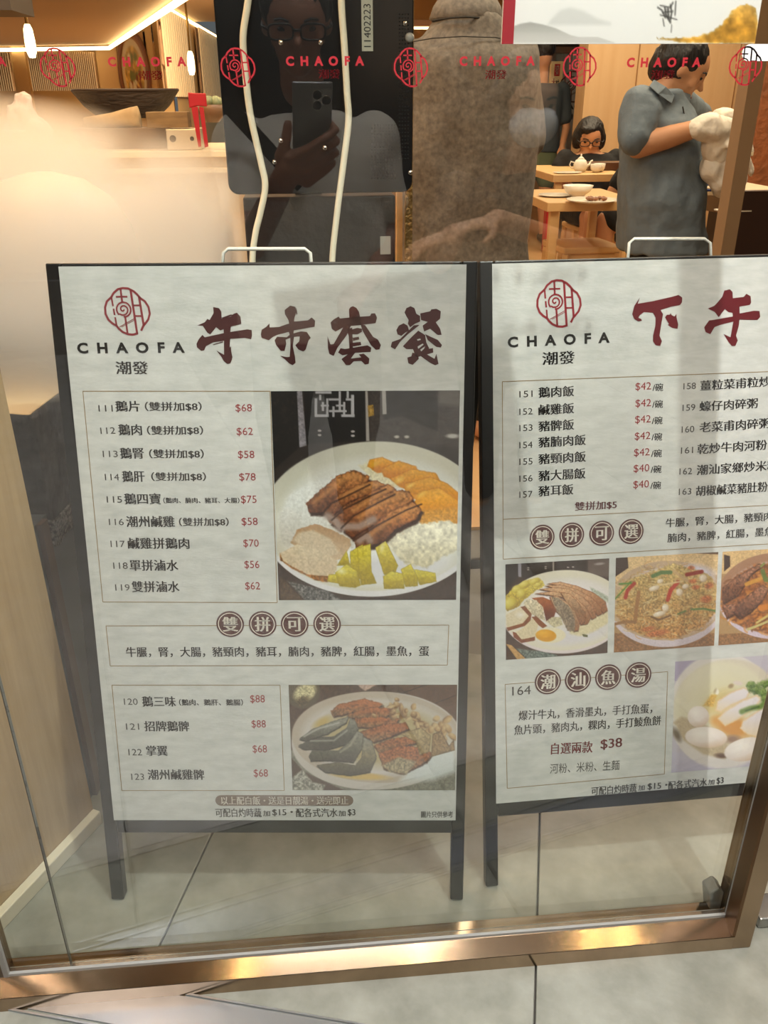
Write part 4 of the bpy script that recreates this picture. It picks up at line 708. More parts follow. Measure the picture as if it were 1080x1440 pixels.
def pendant(px,py0,py1,Y,label):
    t=at(px,py0,Y); b=at(px,py1,Y); h=t.z-b.z; e=empty('pendant_lamp',(t.x,t.y,b.z),0,label,'pendant lamp','slim pendant lamps'); R=h*.17
    MB().lathe([(0,0),(R*.6,.02*h),(R*.95,.2*h),(R,.5*h),(R*.85,.85*h),(R*.5,h),(0,h)],seg=16).build('shade',mat('pendant_glow','#ffffff',.4,emit=('#ffe6ae',7)),e,smooth=True)
    MB().tube([(0,0,h),(0,0,(zl if px<100 else zh)-b.z)],.012,6).build('rod',mat('brass','#b08a4c',.3,1.),e)
pendant(38,34,82,6.5,'long glowing pendant lamp at the upper left'); pendant(267,72,106,9,'small glowing pendant lamp hanging beside the black display')
# dish picture on the wall
dp=empty('dish_picture',tuple(at(192,105,Yb-.2)),0,'tall picture of a round dish with black and white calligraphy above it','picture'); o_=Vector(dp.location)
sq=1/72.
a=at(170,128,Yb-.2)-o_; b=at(212,20,Yb-.2)-o_
MB().bx(a.x,b.x,0,.03,a.z,b.z).build('panel',mat('panel_tan','#c9a06a',.6),dp)
c=at(172,60,Yb-.2)-o_; d=at(212,20,Yb-.2)-o_
def p_call(p):
    r=np.random.RandomState(3)
    for i in range(70): x,y=r.rand()*100,r.rand()*100; p.line([(x,y),(x+r.randn()*6,y+8+r.rand()*10)],3.5,'#d9cdb8',3)
picture('calligraphy',lambda s,t:(c.x+(d.x-c.x)*s,-.002,d.z-(d.z-c.z)*t),60,60,lambda S,T:(S*100,T*100),'#2b2326',p_call,dp)
cc=at(190,104,Yb-.2)-o_; rx=abs(at(170,104,Yb).x-at(210,104,Yb).x)/2; rz=rx*2.6
def p_dish(p):
    p.ell(50,50,50,50,'#a8744a',0,.02); p.ell(47,51,42,44,'#dcc79c',0,.04); p.ell(48,52,34,37,'#c8a052',0,.1,tex=.5)
    for i in range(30):
        r=np.random.RandomState(i); p.ell(30+r.rand()*36,30+r.rand()*44,4+r.rand()*7,3+r.rand()*5,['#8a4a26','#c99a3a','#7b7a3a','#e0cfa2'][i%4],r.rand()*180,.4)
picture('dish',lambda s,t:(cc.x+rx*(2*s-1),-.02,cc.z+rz*(1-2*t)),50,80,lambda S,T:(S*100,T*100),'#c9a06a',p_dish,dp)
m=MB(); m.tube([(cc.x+rx*math.cos(k*PI/16),-.03,cc.z+rz*math.sin(k*PI/16)) for k in range(32)],.035,6,closed=True); m.build('dish_rim',mat('rim_brown','#8a5a3a',.5),dp,smooth=True)
# ------------------------------------------------ left of the window: wooden end panel, counter with cloth, steam
PA=onz(0,1296); PBk=onz(134,1153); dv=(PBk-PA).normalized(); nv=Vector((dv.y,-dv.x,0)); PF=PBk-dv*.34
pn=empty('side_panel',tuple(PBk),0,'pale wooden end panel standing on the left behind the glass, with a light foot strip','panel')
def rel(p): return p-PBk
MB().prism([rel(PF),rel(PBk),rel(PBk)-nv*.04,rel(PF)-nv*.04],(0,0,1.02)).build('board',WOODG,pn)
MB().prism([rel(PF)+nv*.018,rel(PBk)+nv*.018,rel(PBk)+nv*.0005,rel(PF)+nv*.0005],(0,0,.03)).build('foot_strip',mat('foot_strip','#cfc9b4',.5),pn,bevel=.002)
CY=.45; K=at(40,583,CY); zt_=K.z
ct=empty('serving_counter',(K.x,K.y,0),0,'serving counter with pale angular top and dark velvety skirt, in steam at left','counter')
T1=onz(-60,574,zt_); T2=onz(92,544,zt_); T3=T2+(T2-K)*6; T4=Vector((T3.x-.5,2.0,zt_)); T5=Vector((-2.4,2.0,zt_)); T6=Vector((-2.4,T1.y,zt_))
def lp(p): return Vector((p.x-K.x,p.y-K.y,p.z))
top=[lp(p) for p in (T1,K,T2,T3,T4,T5,T6)]
MB().prism([Vector((p.x,p.y,zt_-.02)) for p in top],(0,0,.02)).build('counter_top',mat('counter_cream','#e3c9a0',.35,noise=(3,.6,'#cfae80')),ct,bevel=.003)
CL=mat('velvet_cloth','#4c4644',.75,noise=(26,.45,'#22201f'),bump=(30,.6)); LACE=mat('lace','#8a8480',.8,noise=(160,.2,'#2b2826'),bump=(150,.8))
def skirt(P,z0,z1,off,nm,m,wave):
    V=[];F=[]; k=0; seg=[]
    for i in range(len(P)-1):
        a,b=P[i],P[i+1]; n=max(4,int((b-a).length/.012)); t=(b-a).normalized(); nn=Vector((t.y,-t.x,0))
        for j in range(n): 
            s=(a+(b-a)*j/n); seg.append((s,nn))
    rows=14
    for i,(s,nn) in enumerate(seg):
        for r in range(rows+1):
            f=r/rows; o=off+wave*f*(math.sin(i*.33)+.5*math.sin(i*.83+1)); zz=z1+(z0-z1)*f+ (0.006*math.sin(i*.9) if r==rows else 0); V.append((s.x+nn.x*o,s.y+nn.y*o,zz))
    F=[(i*(rows+1)+r,(i+1)*(rows+1)+r,(i+1)*(rows+1)+r+1,i*(rows+1)+r+1) for i in range(len(seg)-1) for r in range(rows)]
    mb=MB(); mb.add(V,F); o=mb.build(nm,m,ct,smooth=True); md=o.modifiers.new('solid','SOLIDIFY'); md.thickness=.003; return o
zs=at(85,755,CY+.03).z
PP=[Vector((p.x,p.y,0)) for p in (top[0],top[1],top[2],top[3])]
skirt(PP,zs+.03,zt_-.001,.004,'cloth_skirt',CL,.006); skirt(PP,zs,zs+.05,.008,'lace_edge',LACE,.006)
# counter base under the cloth
g0=onz(133,1112); base=MB()
t=(T2-K).normalized(); nn=Vector((t.y,-t.x,0)); bs=lp(Vector((g0.x,g0.y,0)))
MB().prism([bs+t*.4,bs-t*.14,bs-t*.14-nn*1.0,bs+t*.4-nn*1.0],(0,0,zs+.06)).build('base_cabinet',mat('base_grey','#55575a',.3),ct)
MB().prism([bs+nn*.010-t*.012,bs+t*.012+nn*.010,bs+t*.012+nn*.0005,bs-t*.012+nn*.0005],(0,0,zs+.06)).build('corner_trim',mat('trim_brown','#5b4a42',.4),ct)
# domed steamer in the cloud
dm=at(95,430,1.05); R=.175
pot=empty('steamer_pot',(dm.x-.01,1.05,zt_+.001),0,'large pale domed steamer on the counter, half lost in white steam','pot')
hh=at(70,243,1.05).z-zt_
MB().lathe([(0,0),(R,0),(R*1.02,.01),(R*1.02,hh*.45),(R*.98,hh*.46),(0,hh*.46)],seg=40).build('pot_body',mat('pot_cream','#e9dcc2',.4),pot,smooth=False,bevel=.003)
MB().lathe([(R*1.04,hh*.47),(R*1.04,hh*.5),(R*.98,hh*.66),(R*.8,hh*.83),(R*.5,hh*.95),(R*.15,hh),(0,hh)],seg=40).build('domed_lid',mat('lid_white','#f4ead6',.35),pot,smooth=True)
# steam volume
mv=bpy.data.materials.new('steam'); mv.use_nodes=True; N=mv.node_tree.nodes; L=mv.node_tree.links; N.clear(); out=N.new('ShaderNodeOutputMaterial'); vs=N.new('ShaderNodeVolumeScatter'); vs.inputs['Color'].default_value=(1,.95,.86,1); vs.inputs['Anisotropy'].default_value=.2  # warm light is tinted into the scatter colour
tc=N.new('ShaderNodeTexCoord'); nz=N.new('ShaderNodeTexNoise'); nz.inputs['Scale'].default_value=3.2; nz.inputs['Detail'].default_value=3; nz.inputs['Distortion'].default_value=.7; L.new(tc.outputs['Object'],nz.inputs['Vector'])
gr=N.new('ShaderNodeTexGradient'); gr.gradient_type='SPHERICAL'; mp=N.new('ShaderNodeMapping'); L.new(tc.outputs['Object'],mp.inputs['Vector'])
L.new(mp.outputs[0],gr.inputs['Vector'])
rp=N.new('ShaderNodeMapRange'); rp.inputs['From Min'].default_value=.32; rp.inputs['From Max'].default_value=.72; rp.inputs['To Min'].default_value=0.; rp.inputs['To Max'].default_value=1.
L.new(nz.outputs['Fac'],rp.inputs['Value'])
f1=N.new('ShaderNodeMapRange'); f1.inputs['From Min'].default_value=0; f1.inputs['From Max'].default_value=.45; L.new(gr.outputs['Fac'],f1.inputs['Value'])
m1=N.new('ShaderNodeMath'); m1.operation='MULTIPLY'; L.new(rp.outputs[0],m1.inputs[0]); L.new(f1.outputs[0],m1.inputs[1])
m2=N.new('ShaderNodeMath'); m2.operation='MULTIPLY'; m2.inputs[1].default_value=20.; L.new(m1.outputs[0],m2.inputs[0]); L.new(m2.outputs[0],vs.inputs['Density']); L.new(vs.outputs[0],out.inputs['Volume'])
vx0,vx1,vy0,vy1,vz0,vz1=-1.75,-.185,.5,1.95,zt_+.002,1.34
cx,cy_,cz=-.84,1.15,zt_-.02
sb=MB().bx(vx0-cx,vx1-cx,vy0-cy_,vy1-cy_,vz0-cz,vz1-cz).build('steam_cloud',mv); sb.location=(cx,cy_,cz); mp.inputs['Scale'].default_value=(1/.95,1/1.3,1/.52)
tag(sb,'thick warm-lit steam rising over the serving counter at left','steam',kind='stuff')
# ------------------------------------------------ pass counter behind the steam and what stands on it
Yp=2.25; zp=at(280,212,Yp).z
pc=empty('pass_counter',(at(200,212,Yp).x,Yp,0),0,'long pale pass counter with a steel front behind the steam','counter')
xl=at(-120,212,Yp).x-pc.location.x; xr=at(330,212,Yp).x-pc.location.x
MB().bx(xl,xr,0,.6,zp-.02,zp).build('counter_top',mat('pass_top','#efe0bd',.3),pc,bevel=.003)
MB().bx(xl,xr,.03,.58,0,zp-.021).build('counter_front',mat('pass_front','#c9ad80',.4),pc)
MB().bx(xl,xr,-.06,.03,at(280,238,Yp-.06).z-.012,at(280,238,Yp-.06).z).build('lower_shelf',mat('pass_top','#efe0bd',.3),pc)
DK=mat('dark_stoneware','#4e4032',.6,noise=(9,.5,'#241a12'),stretch=(1,4,4),bump=(30,.5))
c=at(176,127,Yp+.34); wl_=abs(at(100,130,Yp+.34).x-at(253,130,Yp+.34).x)/2; bh=c.z-at(176,166,Yp+.34).z
tr=empty('trough_bowl',(c.x,c.y,c.z-bh),0,'long rough dark trough bowl on the pass counter below the cloud screens','bowl')
MB().lathe([(0,0),(wl_*.55,0),(wl_*.8,bh*.45),(wl_,bh),(wl_*.93,bh),(wl_*.72,bh*.5),(wl_*.4,bh*.2),(0,bh*.2)],seg=40,sy=.42).build('bowl_body',DK,tr,smooth=False)
MB().tube([(wl_*.965*math.cos(k*PI/20),wl_*.42*.965*math.sin(k*PI/20),bh) for k in range(40)],.006,6,closed=True).build('bowl_rim',mat('rim_dark','#3a2a1e',.5),tr,smooth=True)
def thingbox(name,px0,px1,py0,py1,Y,dep,m,label,cat,bev=.002):
    a=at(px0,py1,Y); b=at(px1,py0,Y); o=MB().bx(0,b.x-a.x,0,dep,0,b.z-a.z).build(name,m,bevel=bev); o.location=a; return tag(o,label,cat)
zc_=tr.location.z
cr=thingbox('wooden_crate',207,263,157,180,Yp+.04,.10,mat('crate_wood','#a98a5c',.6,noise=(8,.6,'#6d5433'),stretch=(1,1,6)),'small wooden crate under the right end of the trough bowl','crate')
ty=empty('steel_tray',tuple(at(236,211,Yp+.04)),0,'pale steel tray box with two holes on the pass counter','tray'); a=at(236,211,Yp+.04); b=at(281,181,Yp+.04)
MB().bx(0,b.x-a.x,0,.15,0,b.z-a.z).build('tray_body',mat('tray_steel','#d8cbb0',.35,.3),ty,bevel=.003)
for px,r in ((243,.011),(270,.007)):
    h=at(px,195,Yp+.038)-a; MB().lathe([(0,0),(r,0),(r,.002),(0,.002)],seg=16,c=(h.x,-.001,h.z),M=Matrix.Rotation(PI/2,3,'X')).build('hole',mat('hole_dark','#3a2f26',.8),ty)
a=at(105,212,Yp+.16); b=at(232,181,Yp+.16)
o=MB().bx(0,b.x-a.x,0,.14,0,b.z-a.z).build('wooden_riser',mat('riser_brown','#7d6243',.6,noise=(8,.6,'#5c4630')),bevel=.003); o.location=(a.x,a.y,zp+.0005); tag(o,'brown wooden riser under the cloth roll and trough bowl','riser')
# rolled sleeve
a=at(120,174,Yp+.2); b=at(196,165,Yp+.2); sl=MB(); r1=abs(at(0,150,Yp).z-at(0,182,Yp).z)/2
sl.tube([a,a+(b-a)*.5,b-(b-a)*.12,b],[r1*.6,r1*.75,r1*1.05,r1*1.1],18); o=sl.build('cloth_roll',mat('roll_beige','#cdb287',.7,noise=(20,.5,'#a58a60')),smooth=True); tag(o,'beige rolled cloth lying before the trough bowl','cloth')
# small bowl with greens, red ribbon bow
c=at(297,150,Yp+.1); sbw=empty('small_bowl',(c.x,c.y,at(297,172,Yp+.1).z),0,'small brown bowl with pale greens, right of the red bow','bowl'); r=.052; bh=.055
MB().lathe([(0,0),(r*.45,0),(r*.8,bh*.4),(r,bh),(r*.94,bh),(r*.7,bh*.5),(0,bh*.4)],seg=24).build('bowl_body',mat('bowl_brown','#8a6a4c',.4),sbw,smooth=True)
m=MB()
for i in range(7): m.lathe([(0,-.018),(.016,-.008),(.018,.004),(.01,.016),(0,.018)],seg=8,c=(.025*math.cos(i*.9),.02*math.sin(i*.9),bh+.006+.004*(i%2)))
m.build('greens',mat('greens_pale','#b9bf94',.6,noise=(30,.5,'#6d7a4e')),sbw,smooth=True)
RB=mat('ribbon_red','#c01c28',.5)
c=at(277,150,Yp-.03); bw=empty('ribbon_bow',tuple(c),0,'red ribbon bow with two hanging tails between the crate and small bowl','bow')
def L2(px,py): p=at(px,py,Yp-.03)-c; return p
MB().prism([L2(264,130),L2(276,131),L2(289,131),L2(291,150),L2(278,149),L2(266,152)],(0,.012,0)).build('bow_knot',RB,bw,bevel=.003)
MB().prism([L2(269,151),L2(278,150),L2(283,206),L2(279,207)],(0,.004,0)).build('tail',RB,bw); MB().prism([L2(280,150),L2(286,151),L2(293,206),L2(288,208)],(0,.004,0)).build('tail',RB,bw)
# pale bag and dish stack at far left
PB=Vector((at(30,190,Yp+.3).x,Yp+.3,zp))
zz=at(14,222,Yp).z
for i in range(5):
    p=at(12,222,Yp+.05); o=MB().lathe([(0,0),(.035,0),(.07,.012),(.067,.014),(.034,.004),(0,.004)],seg=24).build('dish',WHITE,smooth=True); o.location=(p.x,p.y,zp+.001+i*.013); tag(o,['lowest','second','middle','fourth','topmost'][i]+' white dish of the stack at the far left','dish','stacked white dishes')
# ------------------------------------------------ the black display seen from behind
DY=1.1; xa=at(311,136,DY).x; xb=at(581,136,DY).x; zb_=at(450,272,DY).z; zt2=1.95
dsp=empty('display_screen',((xa+xb)/2,DY,zb_),0,'tall black display screen seen from behind, with screws and a handwritten tape strip','display')
hw=(xb-xa)/2; rc_=.022; H=zt2-zb_
P=[(-hw+rc_-rc_*math.sin(k*PI/10),0,rc_-rc_*math.cos(k*PI/10)) for k in range(6)][::-1]+[(hw-rc_+rc_*math.sin(k*PI/10),0,rc_-rc_*math.cos(k*PI/10)) for k in range(6)]+[(hw,0,H),(-hw,0,H)]
MB().prism(P,(0,.035,0)).build('housing',mat('display_black','#0d0e10',.22,bump=(4,.02)),dsp,bevel=.003)
DL=lambda px,py,Y=DY-.001: at(px,py,Y)-Vector(dsp.location)
SCW=mat('screw_steel','#c9c9c4',.2,1.)
for px,py in ((395,60),(451,60),(395,198),(457,208),(386,228),(570,33),(577,243)):
    p=DL(px,py); MB().lathe([(0,-.004),(.004,-.004),(.0055,-.001),(.0055,0),(0,0)],seg=12,M=Matrix.Rotation(-PI/2,3,'X'),c=(p.x,-.0005,p.z)).build('screw',SCW,dsp,smooth=True)
p=DL(576,53); MB().lathe([(0,-.006),(.008,-.005),(.01,0),(0,0)],seg=14,M=Matrix.Rotation(-PI/2,3,'X'),c=(p.x,-.0005,p.z)).build('knob',mat('knob_grey','#8c8c88',.4),dsp,smooth=True)
m=MB(); MT=mat('vent_black','#020202',.9)
for i in range(9):
    for j in range(18):
        p=DL(523+i*4,176+j*4.4); m.box((p.x,-.0006,p.z),(.0035,.001,.0035))
o=m.build('vent_holes',MT,dsp); o['kind']='stuff'
m=MB()
for i in range(4):
    for j in range(40):
        p=DL(562+i*4,20+j*5.2); m.box((p.x,-.0006,p.z),(.0032,.001,.0022))
o=m.build('vent_slots',MT,dsp); o['kind']='stuff'
a=DL(509,72); b=DL(524,-2); tp=MB().bx(a.x,b.x,-.0012,-.0002,a.z,b.z).build('tape_strip',mat('tape','#a9aa9c',.5),dsp)
W,F=fit_text('11402223',0,0,0,.0,0,1); hgt=(b.z-a.z)*.82
flat('handwriting',W,F,lambda x,y:((a.x+b.x)/2+y*(b.x-a.x)*.62,-.0016,b.z-(b.z-a.z)*.1-(1-x)*hgt) if False else ((a.x+b.x)/2-y*(b.x-a.x)*.62,-.0016,a.z+(b.z-a.z)*.08+x*hgt),INK,tp)
# stand cabinet below
cb=empty('display_stand',(at(447,280,DY+.02).x,DY+.02,0),0,'black box stand under the display, its top edge just below the screen','stand')
x0=at(343,300,DY+.02).x-cb.location.x; x1=at(556,300,DY+.02).x-cb.location.x; z1=at(400,277,DY+.02).z
MB().bx(x0,x1,0,.3,.02,z1).build('cabinet',BLACK,cb,bevel=.004); MB().bx(x0+.02,x1-.02,.02,.28,0,.0195).build('plinth',BLACKGLOSS,cb)
p=at(542,345,DY+.018)-Vector(cb.location); MB().bx(p.x-.012,p.x+.012,-.003,-.0005,p.z-.02,p.z+.02).build('info_sticker',mat('sticker_grey','#8d8a82',.5),cb)
MB().bx(at(352,280,DY+.02).x-cb.location.x+.1,at(352,280,DY).x-cb.location.x+.16,.05,.1,z1+.0002,zb_+.2).build('neck',BLACK,cb)
def cable(pts,Y,label):
    P=[at(x,y,Y) for x,y in pts]; P.append(Vector((P[-1].x,Y,P[-1].z-.12))); P.append(Vector((P[-1].x,Y,.3))); P.append(Vector((P[-1].x+.02,Y+.04,.012)))
    Q=[]  # catmull
    for i in range(len(P)-1):
        a,b,c,d=P[max(i-1,0)],P[i],P[i+1],P[min(i+2,len(P)-1)]
        for k in range(6):
            t=k/6; Q.append(.5*((2*b)+(c-a)*t+(2*a-5*b+4*c-d)*t*t+(3*b-a-3*c+d)*t**3))
    o=MB().tube(Q,.0072,10).build('cable',mat('cable_white','#e8e4cf',.4),smooth=True); tag(o,label,'cable','white cables on the display')
cable([(355,-120),(350,-10),(342,50),(345,100),(352,160),(367,228),(373,262),(366,300),(359,330),(355,372)],DY-.03,'left white cable hanging down the back of the black display')
cable([(478,-120),(480,0),(484,60),(488,130),(490,170),(483,230),(474,300),(467,372)],DY-.03,'right white cable hanging down the back of the black display')
a=at(558,300,1.75).x; b=at(566,300,1.75).x
tag(MB().bx(a,b,1.75,1.78,0,2.2).build('wooden_post',LIGHTWOOD),'thin pale wooden post between the stand and the grey shirt','post')
a=at(570,300,1.7).x; b=at(580,300,1.7).x
tag(MB().bx(a,b,1.7,1.72,0,2.2).build('brass_strip',mat('hammered_brass','#8f7a50',.35,.8,bump=(60,.8))),'narrow hammered brass strip beside the wooden post','trim')
# ---------------------------------------------------------------- dining room, right side
Yw=6.6; xA=at(822,130,Yw).x
struct(MB().bx(xA,7,Yw,Yw+.25,0,zh).build('wall_wood',mat('wood_wall','#cfae84',.5,noise=(3,.7,'#bf9a6c'),stretch=(5,5,.25))),'pale wood clad wall behind the seated woman')
m=MB()
for i in range(9): x=xA+.42+i*.42; m.bx(x-.004,x+.004,Yw-.004,Yw,0,zh)
for o in (m.build('groove',mat('groove_brown','#8a6238',.8)),): tag(o,'thin upright joints in the wood wall',kind='structure')
struct(MB().bx(at(548,60,11).x,7,11,11.1,0,3).build('wall_back',mat('orange_wall','#d9ae74',.7)),'warm orange far wall of the right half')
struct(MB().bx(at(560,30,8).x,at(720,30,8).x,8,8.15,at(600,37,8).z,at(600,28,8).z).build('trim_1',mat('beam_brown','#9a6a3e',.5)),'brown ceiling beam above the grey shirt')
struct(MB().bx(at(560,30,7.9).x,at(720,30,7.9).x,8,8.1,at(600,40,8).z,at(600,38,8).z).build('trim_2',LEDM),'thin light line under the ceiling beam')
# entrance doors, totem and hanging logo cloth in the gap
dg=empty('glass_door',(at(770,180,9).x,9,0),0,'pale blue glass door with steel head rail beyond the tall sign','door')
x0=at(768,180,9).x-dg.location.x; x1=at(835,180,9).x-dg.location.x; zt3=at(800,66,9).z
MB().bx(x0,x1,0,.03,.02,zt3-.06).build('glass_leaf',mat('door_blue','#9fb2bd',.2,noise=(3,.6,'#6f7f88'),stretch=(6,1,.3)),dg)
MB().bx(x0,x1,-.03,.06,zt3-.058,zt3).build('head_rail',STEEL,dg); MB().bx(x0,x0+.04,-.03,.06,0,zt3-.06).build('door_stile',STEEL,dg); 
MB().bx(x0,x1,-.03,.06,zt3+.002,2.5).build('transom',mat('door_dark','#2b2622',.4),dg)
Yt=8.2; a=at(771,150,Yt); b=at(793,86,Yt)
to=empty('standing_sign',(a.x,Yt,0),0,'tall cream standing sign with red seal and brush characters near the door','sign'); wd=b.x-a.x
MB().bx(0,wd,0,.05,.0,b.z).build('sign_board',mat('sign_cream','#e6cf9d',.5),to,bevel=.004)
def onsign(s,px0,px1,py0,py1,m,par=to,Y=Yt-.002,hb=.03):
    W,F=fit_text(s,0,0,0,.0,hb,1); A=at(px0,py1,Y)-Vector(par.location); B=at(px1,py0,Y)-Vector(par.location); flat('sign_text',W,F,lambda x,y:(A.x+(B.x-A.x)*x,-.0025,(A.z+B.z)/2+y*(B.z-A.z)),m,par)
a2_=at(779,107,Yt)-to.location; b2_=at(788,90,Yt)-to.location
MB().bx(a2_.x,b2_.x,-.002,-.0003,a2_.z,b2_.z).build('red_seal',mat('seal_red','#b3222a',.5),to)
onsign('發',780,787,92,105,PW); onsign('大',775,782,110,122,PRICE,hb=.06); onsign('味',781,787,112,124,INK,hb=.06)
Yl=8.0; hc=empty('hanging_cloth_sign',(at(806,150,Yl).x,Yl,0),0,'grey cloth sign with dark round logo and letters beside the wood wall','sign')
a=at(794,235,Yl)-hc.location; b=at(822,72,Yl)-hc.location
MB().bx(a.x,b.x,0,.02,a.z,b.z).build('cloth',mat('cloth_grey','#a9a9a8',.6,noise=(2,.7,'#84868a'),stretch=(5,1,.4)),hc); MB().bx(a.x+.02,a.x+.05,.0,.03,0,a.z).build('stand_pole',STEEL,hc)
lc=at(806,122,Yl)-hc.location; ls=at(0,100,Yl).z-at(0,146,Yl).z
flat('logo_print',LV,LF,lambda x,y:(lc.x+x*ls,-.003,lc.z+y*ls),mat('logo_dark','#3a2226',.5),hc)
onsign('CHAOFA',776,836,146,154,INK,hc,Yl,.03); onsign('潮發',796,815,160,168,INK,hc,Yl,.03)
tag(MB().bx(-.06,.06,-.06,.06,0,.5).build('fire_extinguisher_box',mat('ext_red','#b01822',.3),bevel=.02),'red extinguisher canister on the floor behind the small table','extinguisher').location=(at(776,300,6.8).x,6.8,0)
# tables
def table(name,pL,pR,py,pyb,Y0,label,legs,z=None):
    z=z or at(pL,py,Y0).z; xl=at(pL,py,Y0).x; xr=at(pR,py,Y0).x; Y1=onz(pL,pyb,z).y
    e=empty(name,(xl,Y0,0),0,label,'table','pale wood dining tables'); W=xr-xl; D=min(Y1-Y0,1.0)
    MB().bx(0,W,0,D,z-.045,z).build('table_top',LIGHTWOOD,e,bevel=.004)
    for x,y in ((.05,.05),(W-.05,.05),(.05,D-.05),(W-.05,D-.05)): MB().bx(x-.022,x+.022,y-.022,y+.022,0,z-.0455).build('leg',LIGHTWOOD,e,bevel=.003)
    return e,z
t1,zt1=table('dining_table',770,905,285,266,3.55,'nearer pale wood table with white bowl and plate',1)
t2,zt2_=table('dining_table',778,882,246,232,4.75,'farther pale wood table with teapot before the seated woman',1)
# crockery
def lathe_obj(name,prof,loc,m,label,cat,grp=None,seg=32,sx=1):
    o=MB().lathe(prof,seg=seg,sx=sx).build(name,m,smooth=True); o.location=loc; return tag(o,label,cat,grp)
p=onz(820,277,zt1); r=abs(at(793,260,p.y).x-at(835,260,p.y).x)/2; h=r*.72
lathe_obj('bowl',[(0,0),(r*.45,0),(r*.45,h*.12),(r*.8,h*.45),(r,h),(r*.96,h),(r*.74,h*.45),(r*.4,h*.2),(0,h*.2)],(at(813,262,p.y).x,p.y,zt1+.001),WHITE,'large white bowl on the nearer table','bowl')
lathe_obj('saucer',[(0,0),(.05,0),(.09,.008),(.087,.011),(.05,.004),(0,.004)],(at(796,272,p.y+.05).x-.06,p.y+.05,zt1+.001),WHITE,'small white saucer at the left corner of the nearer table','saucer')
plx=at(832,276,p.y-.25).x; pl_=empty('plate',(plx,p.y-.26,zt1+.001),0,'white plate of food scraps on the nearer table','plate')
MB().lathe([(0,0),(.08,0),(.13,.012),(.127,.016),(.078,.005),(0,.005)],seg=32).build('plate_body',WHITE,pl_,smooth=True)
m=MB()
for i in range(12):
    q=np.random.RandomState(i); m.lathe([(0,-.01),(.014,-.004),(.016,.004),(0,.012)],seg=7,c=(q.randn()*.035,q.randn()*.03,.016))
m.build('food_scraps',mat('scraps','#a5683a',.5,noise=(60,.5,'#5d3520')),pl_)
tp=onz(817,243,zt2_); te=empty('teapot',(at(816,236,4.95).x,4.95,zt2_+.001),0,'cream white teapot on the farther table','teapot'); k=abs(at(0,212,4.95).z-at(0,239,4.95).z)
MB().lathe([(0,0),(k*.28,0),(k*.40,k*.2),(k*.42,k*.42),(k*.3,k*.66),(k*.2,k*.7),(0,k*.7)],seg=28).build('pot_body',WHITE,te,smooth=True)
MB().lathe([(k*.21,k*.7),(k*.19,k*.76),(k*.08,k*.84),(k*.03,k*.88),(k*.06,k*.95),(0,k)],seg=20).build('pot_lid',WHITE,te,smooth=True)
MB().tube([(-k*.38,0,k*.52),(-k*.6,0,k*.58),(-k*.66,0,k*.4),(-k*.58,0,k*.24),(-k*.38,0,k*.2)],k*.035,8).build('handle',WHITE,te,smooth=True)
MB().tube([(k*.36,0,k*.3),(k*.55,0,k*.42),(k*.62,0,k*.58),(k*.72,0,k*.64)],[k*.1,k*.07,k*.05,k*.045],10).build('spout',WHITE,te,smooth=True)
for i,(px,l) in enumerate(((838,'white teacup right of the teapot'),(846,'second white teacup right of the teapot, nearer the dark tray'))):
    lathe_obj('teacup',[(0,0),(.02,0),(.035,.02),(.038,.05),(.035,.05),(.03,.02),(0,.012)],(at(px,240,4.9).x,4.9+.05*i,zt2_+.001),WHITE,l,'cup','teacups on the farther table')
o=MB().lathe([(0,0),(.03,0),(.06,.006),(.058,.009),(0,.004)],seg=20,sx=1.6).build('spoon_dish',WHITE,smooth=True); o.location=(at(798,243,4.85).x,4.85,zt2_+.001); tag(o,'flat white spoon dish left of the teapot','dish')
o=MB().bx(-.16,.16,-.05,.1,0,.05).build('tray',mat('tray_brown','#5a3c28',.4),bevel=.004); o.location=(at(858,238,5.0).x+.02,5.08,zt2_+.001); tag(o,'dark brown tray at the right end of the farther table','tray')
# chairs and stools
def stool(px,Y,z,label,back=False):
    e=empty('dining_chair' if back else 'stool',(at(px,300,Y).x,Y,0),.1,label,'chair' if back else 'stool')
    MB().bx(-.17,.17,-.17,.17,z-.035,z).build('seat',LIGHTWOOD,e,bevel=.008)
    for x in (-.15,.15):
        for y in (-.15,.15): MB().beam((x*1.12,y*1.12,0),(x,y,z-.036),.035,.03).build('leg',LIGHTWOOD,e,bevel=.003)
    MB().bx(-.14,.14,-.155,-.14,z-.075,z-.0355).build('apron',LIGHTWOOD,e)
    if back:
        for y in (-.15,.15): MB().beam((.155,y,z+.001),(.21,y,z+.36),.03,.028).build('back_post',LIGHTWOOD,e,bevel=.003)
        MB().beam((.212,-.165,z+.36),(.212,.165,z+.36),.09,.022,(1,0,0)).build('back_rest',LIGHTWOOD,e,bevel=.006)
    return e
stool(822,3.9,.52,'pale wood stool under the nearer table')
stool(862,3.1,.50,'pale wood chair with curved back beside the bare-kneed diner',True)
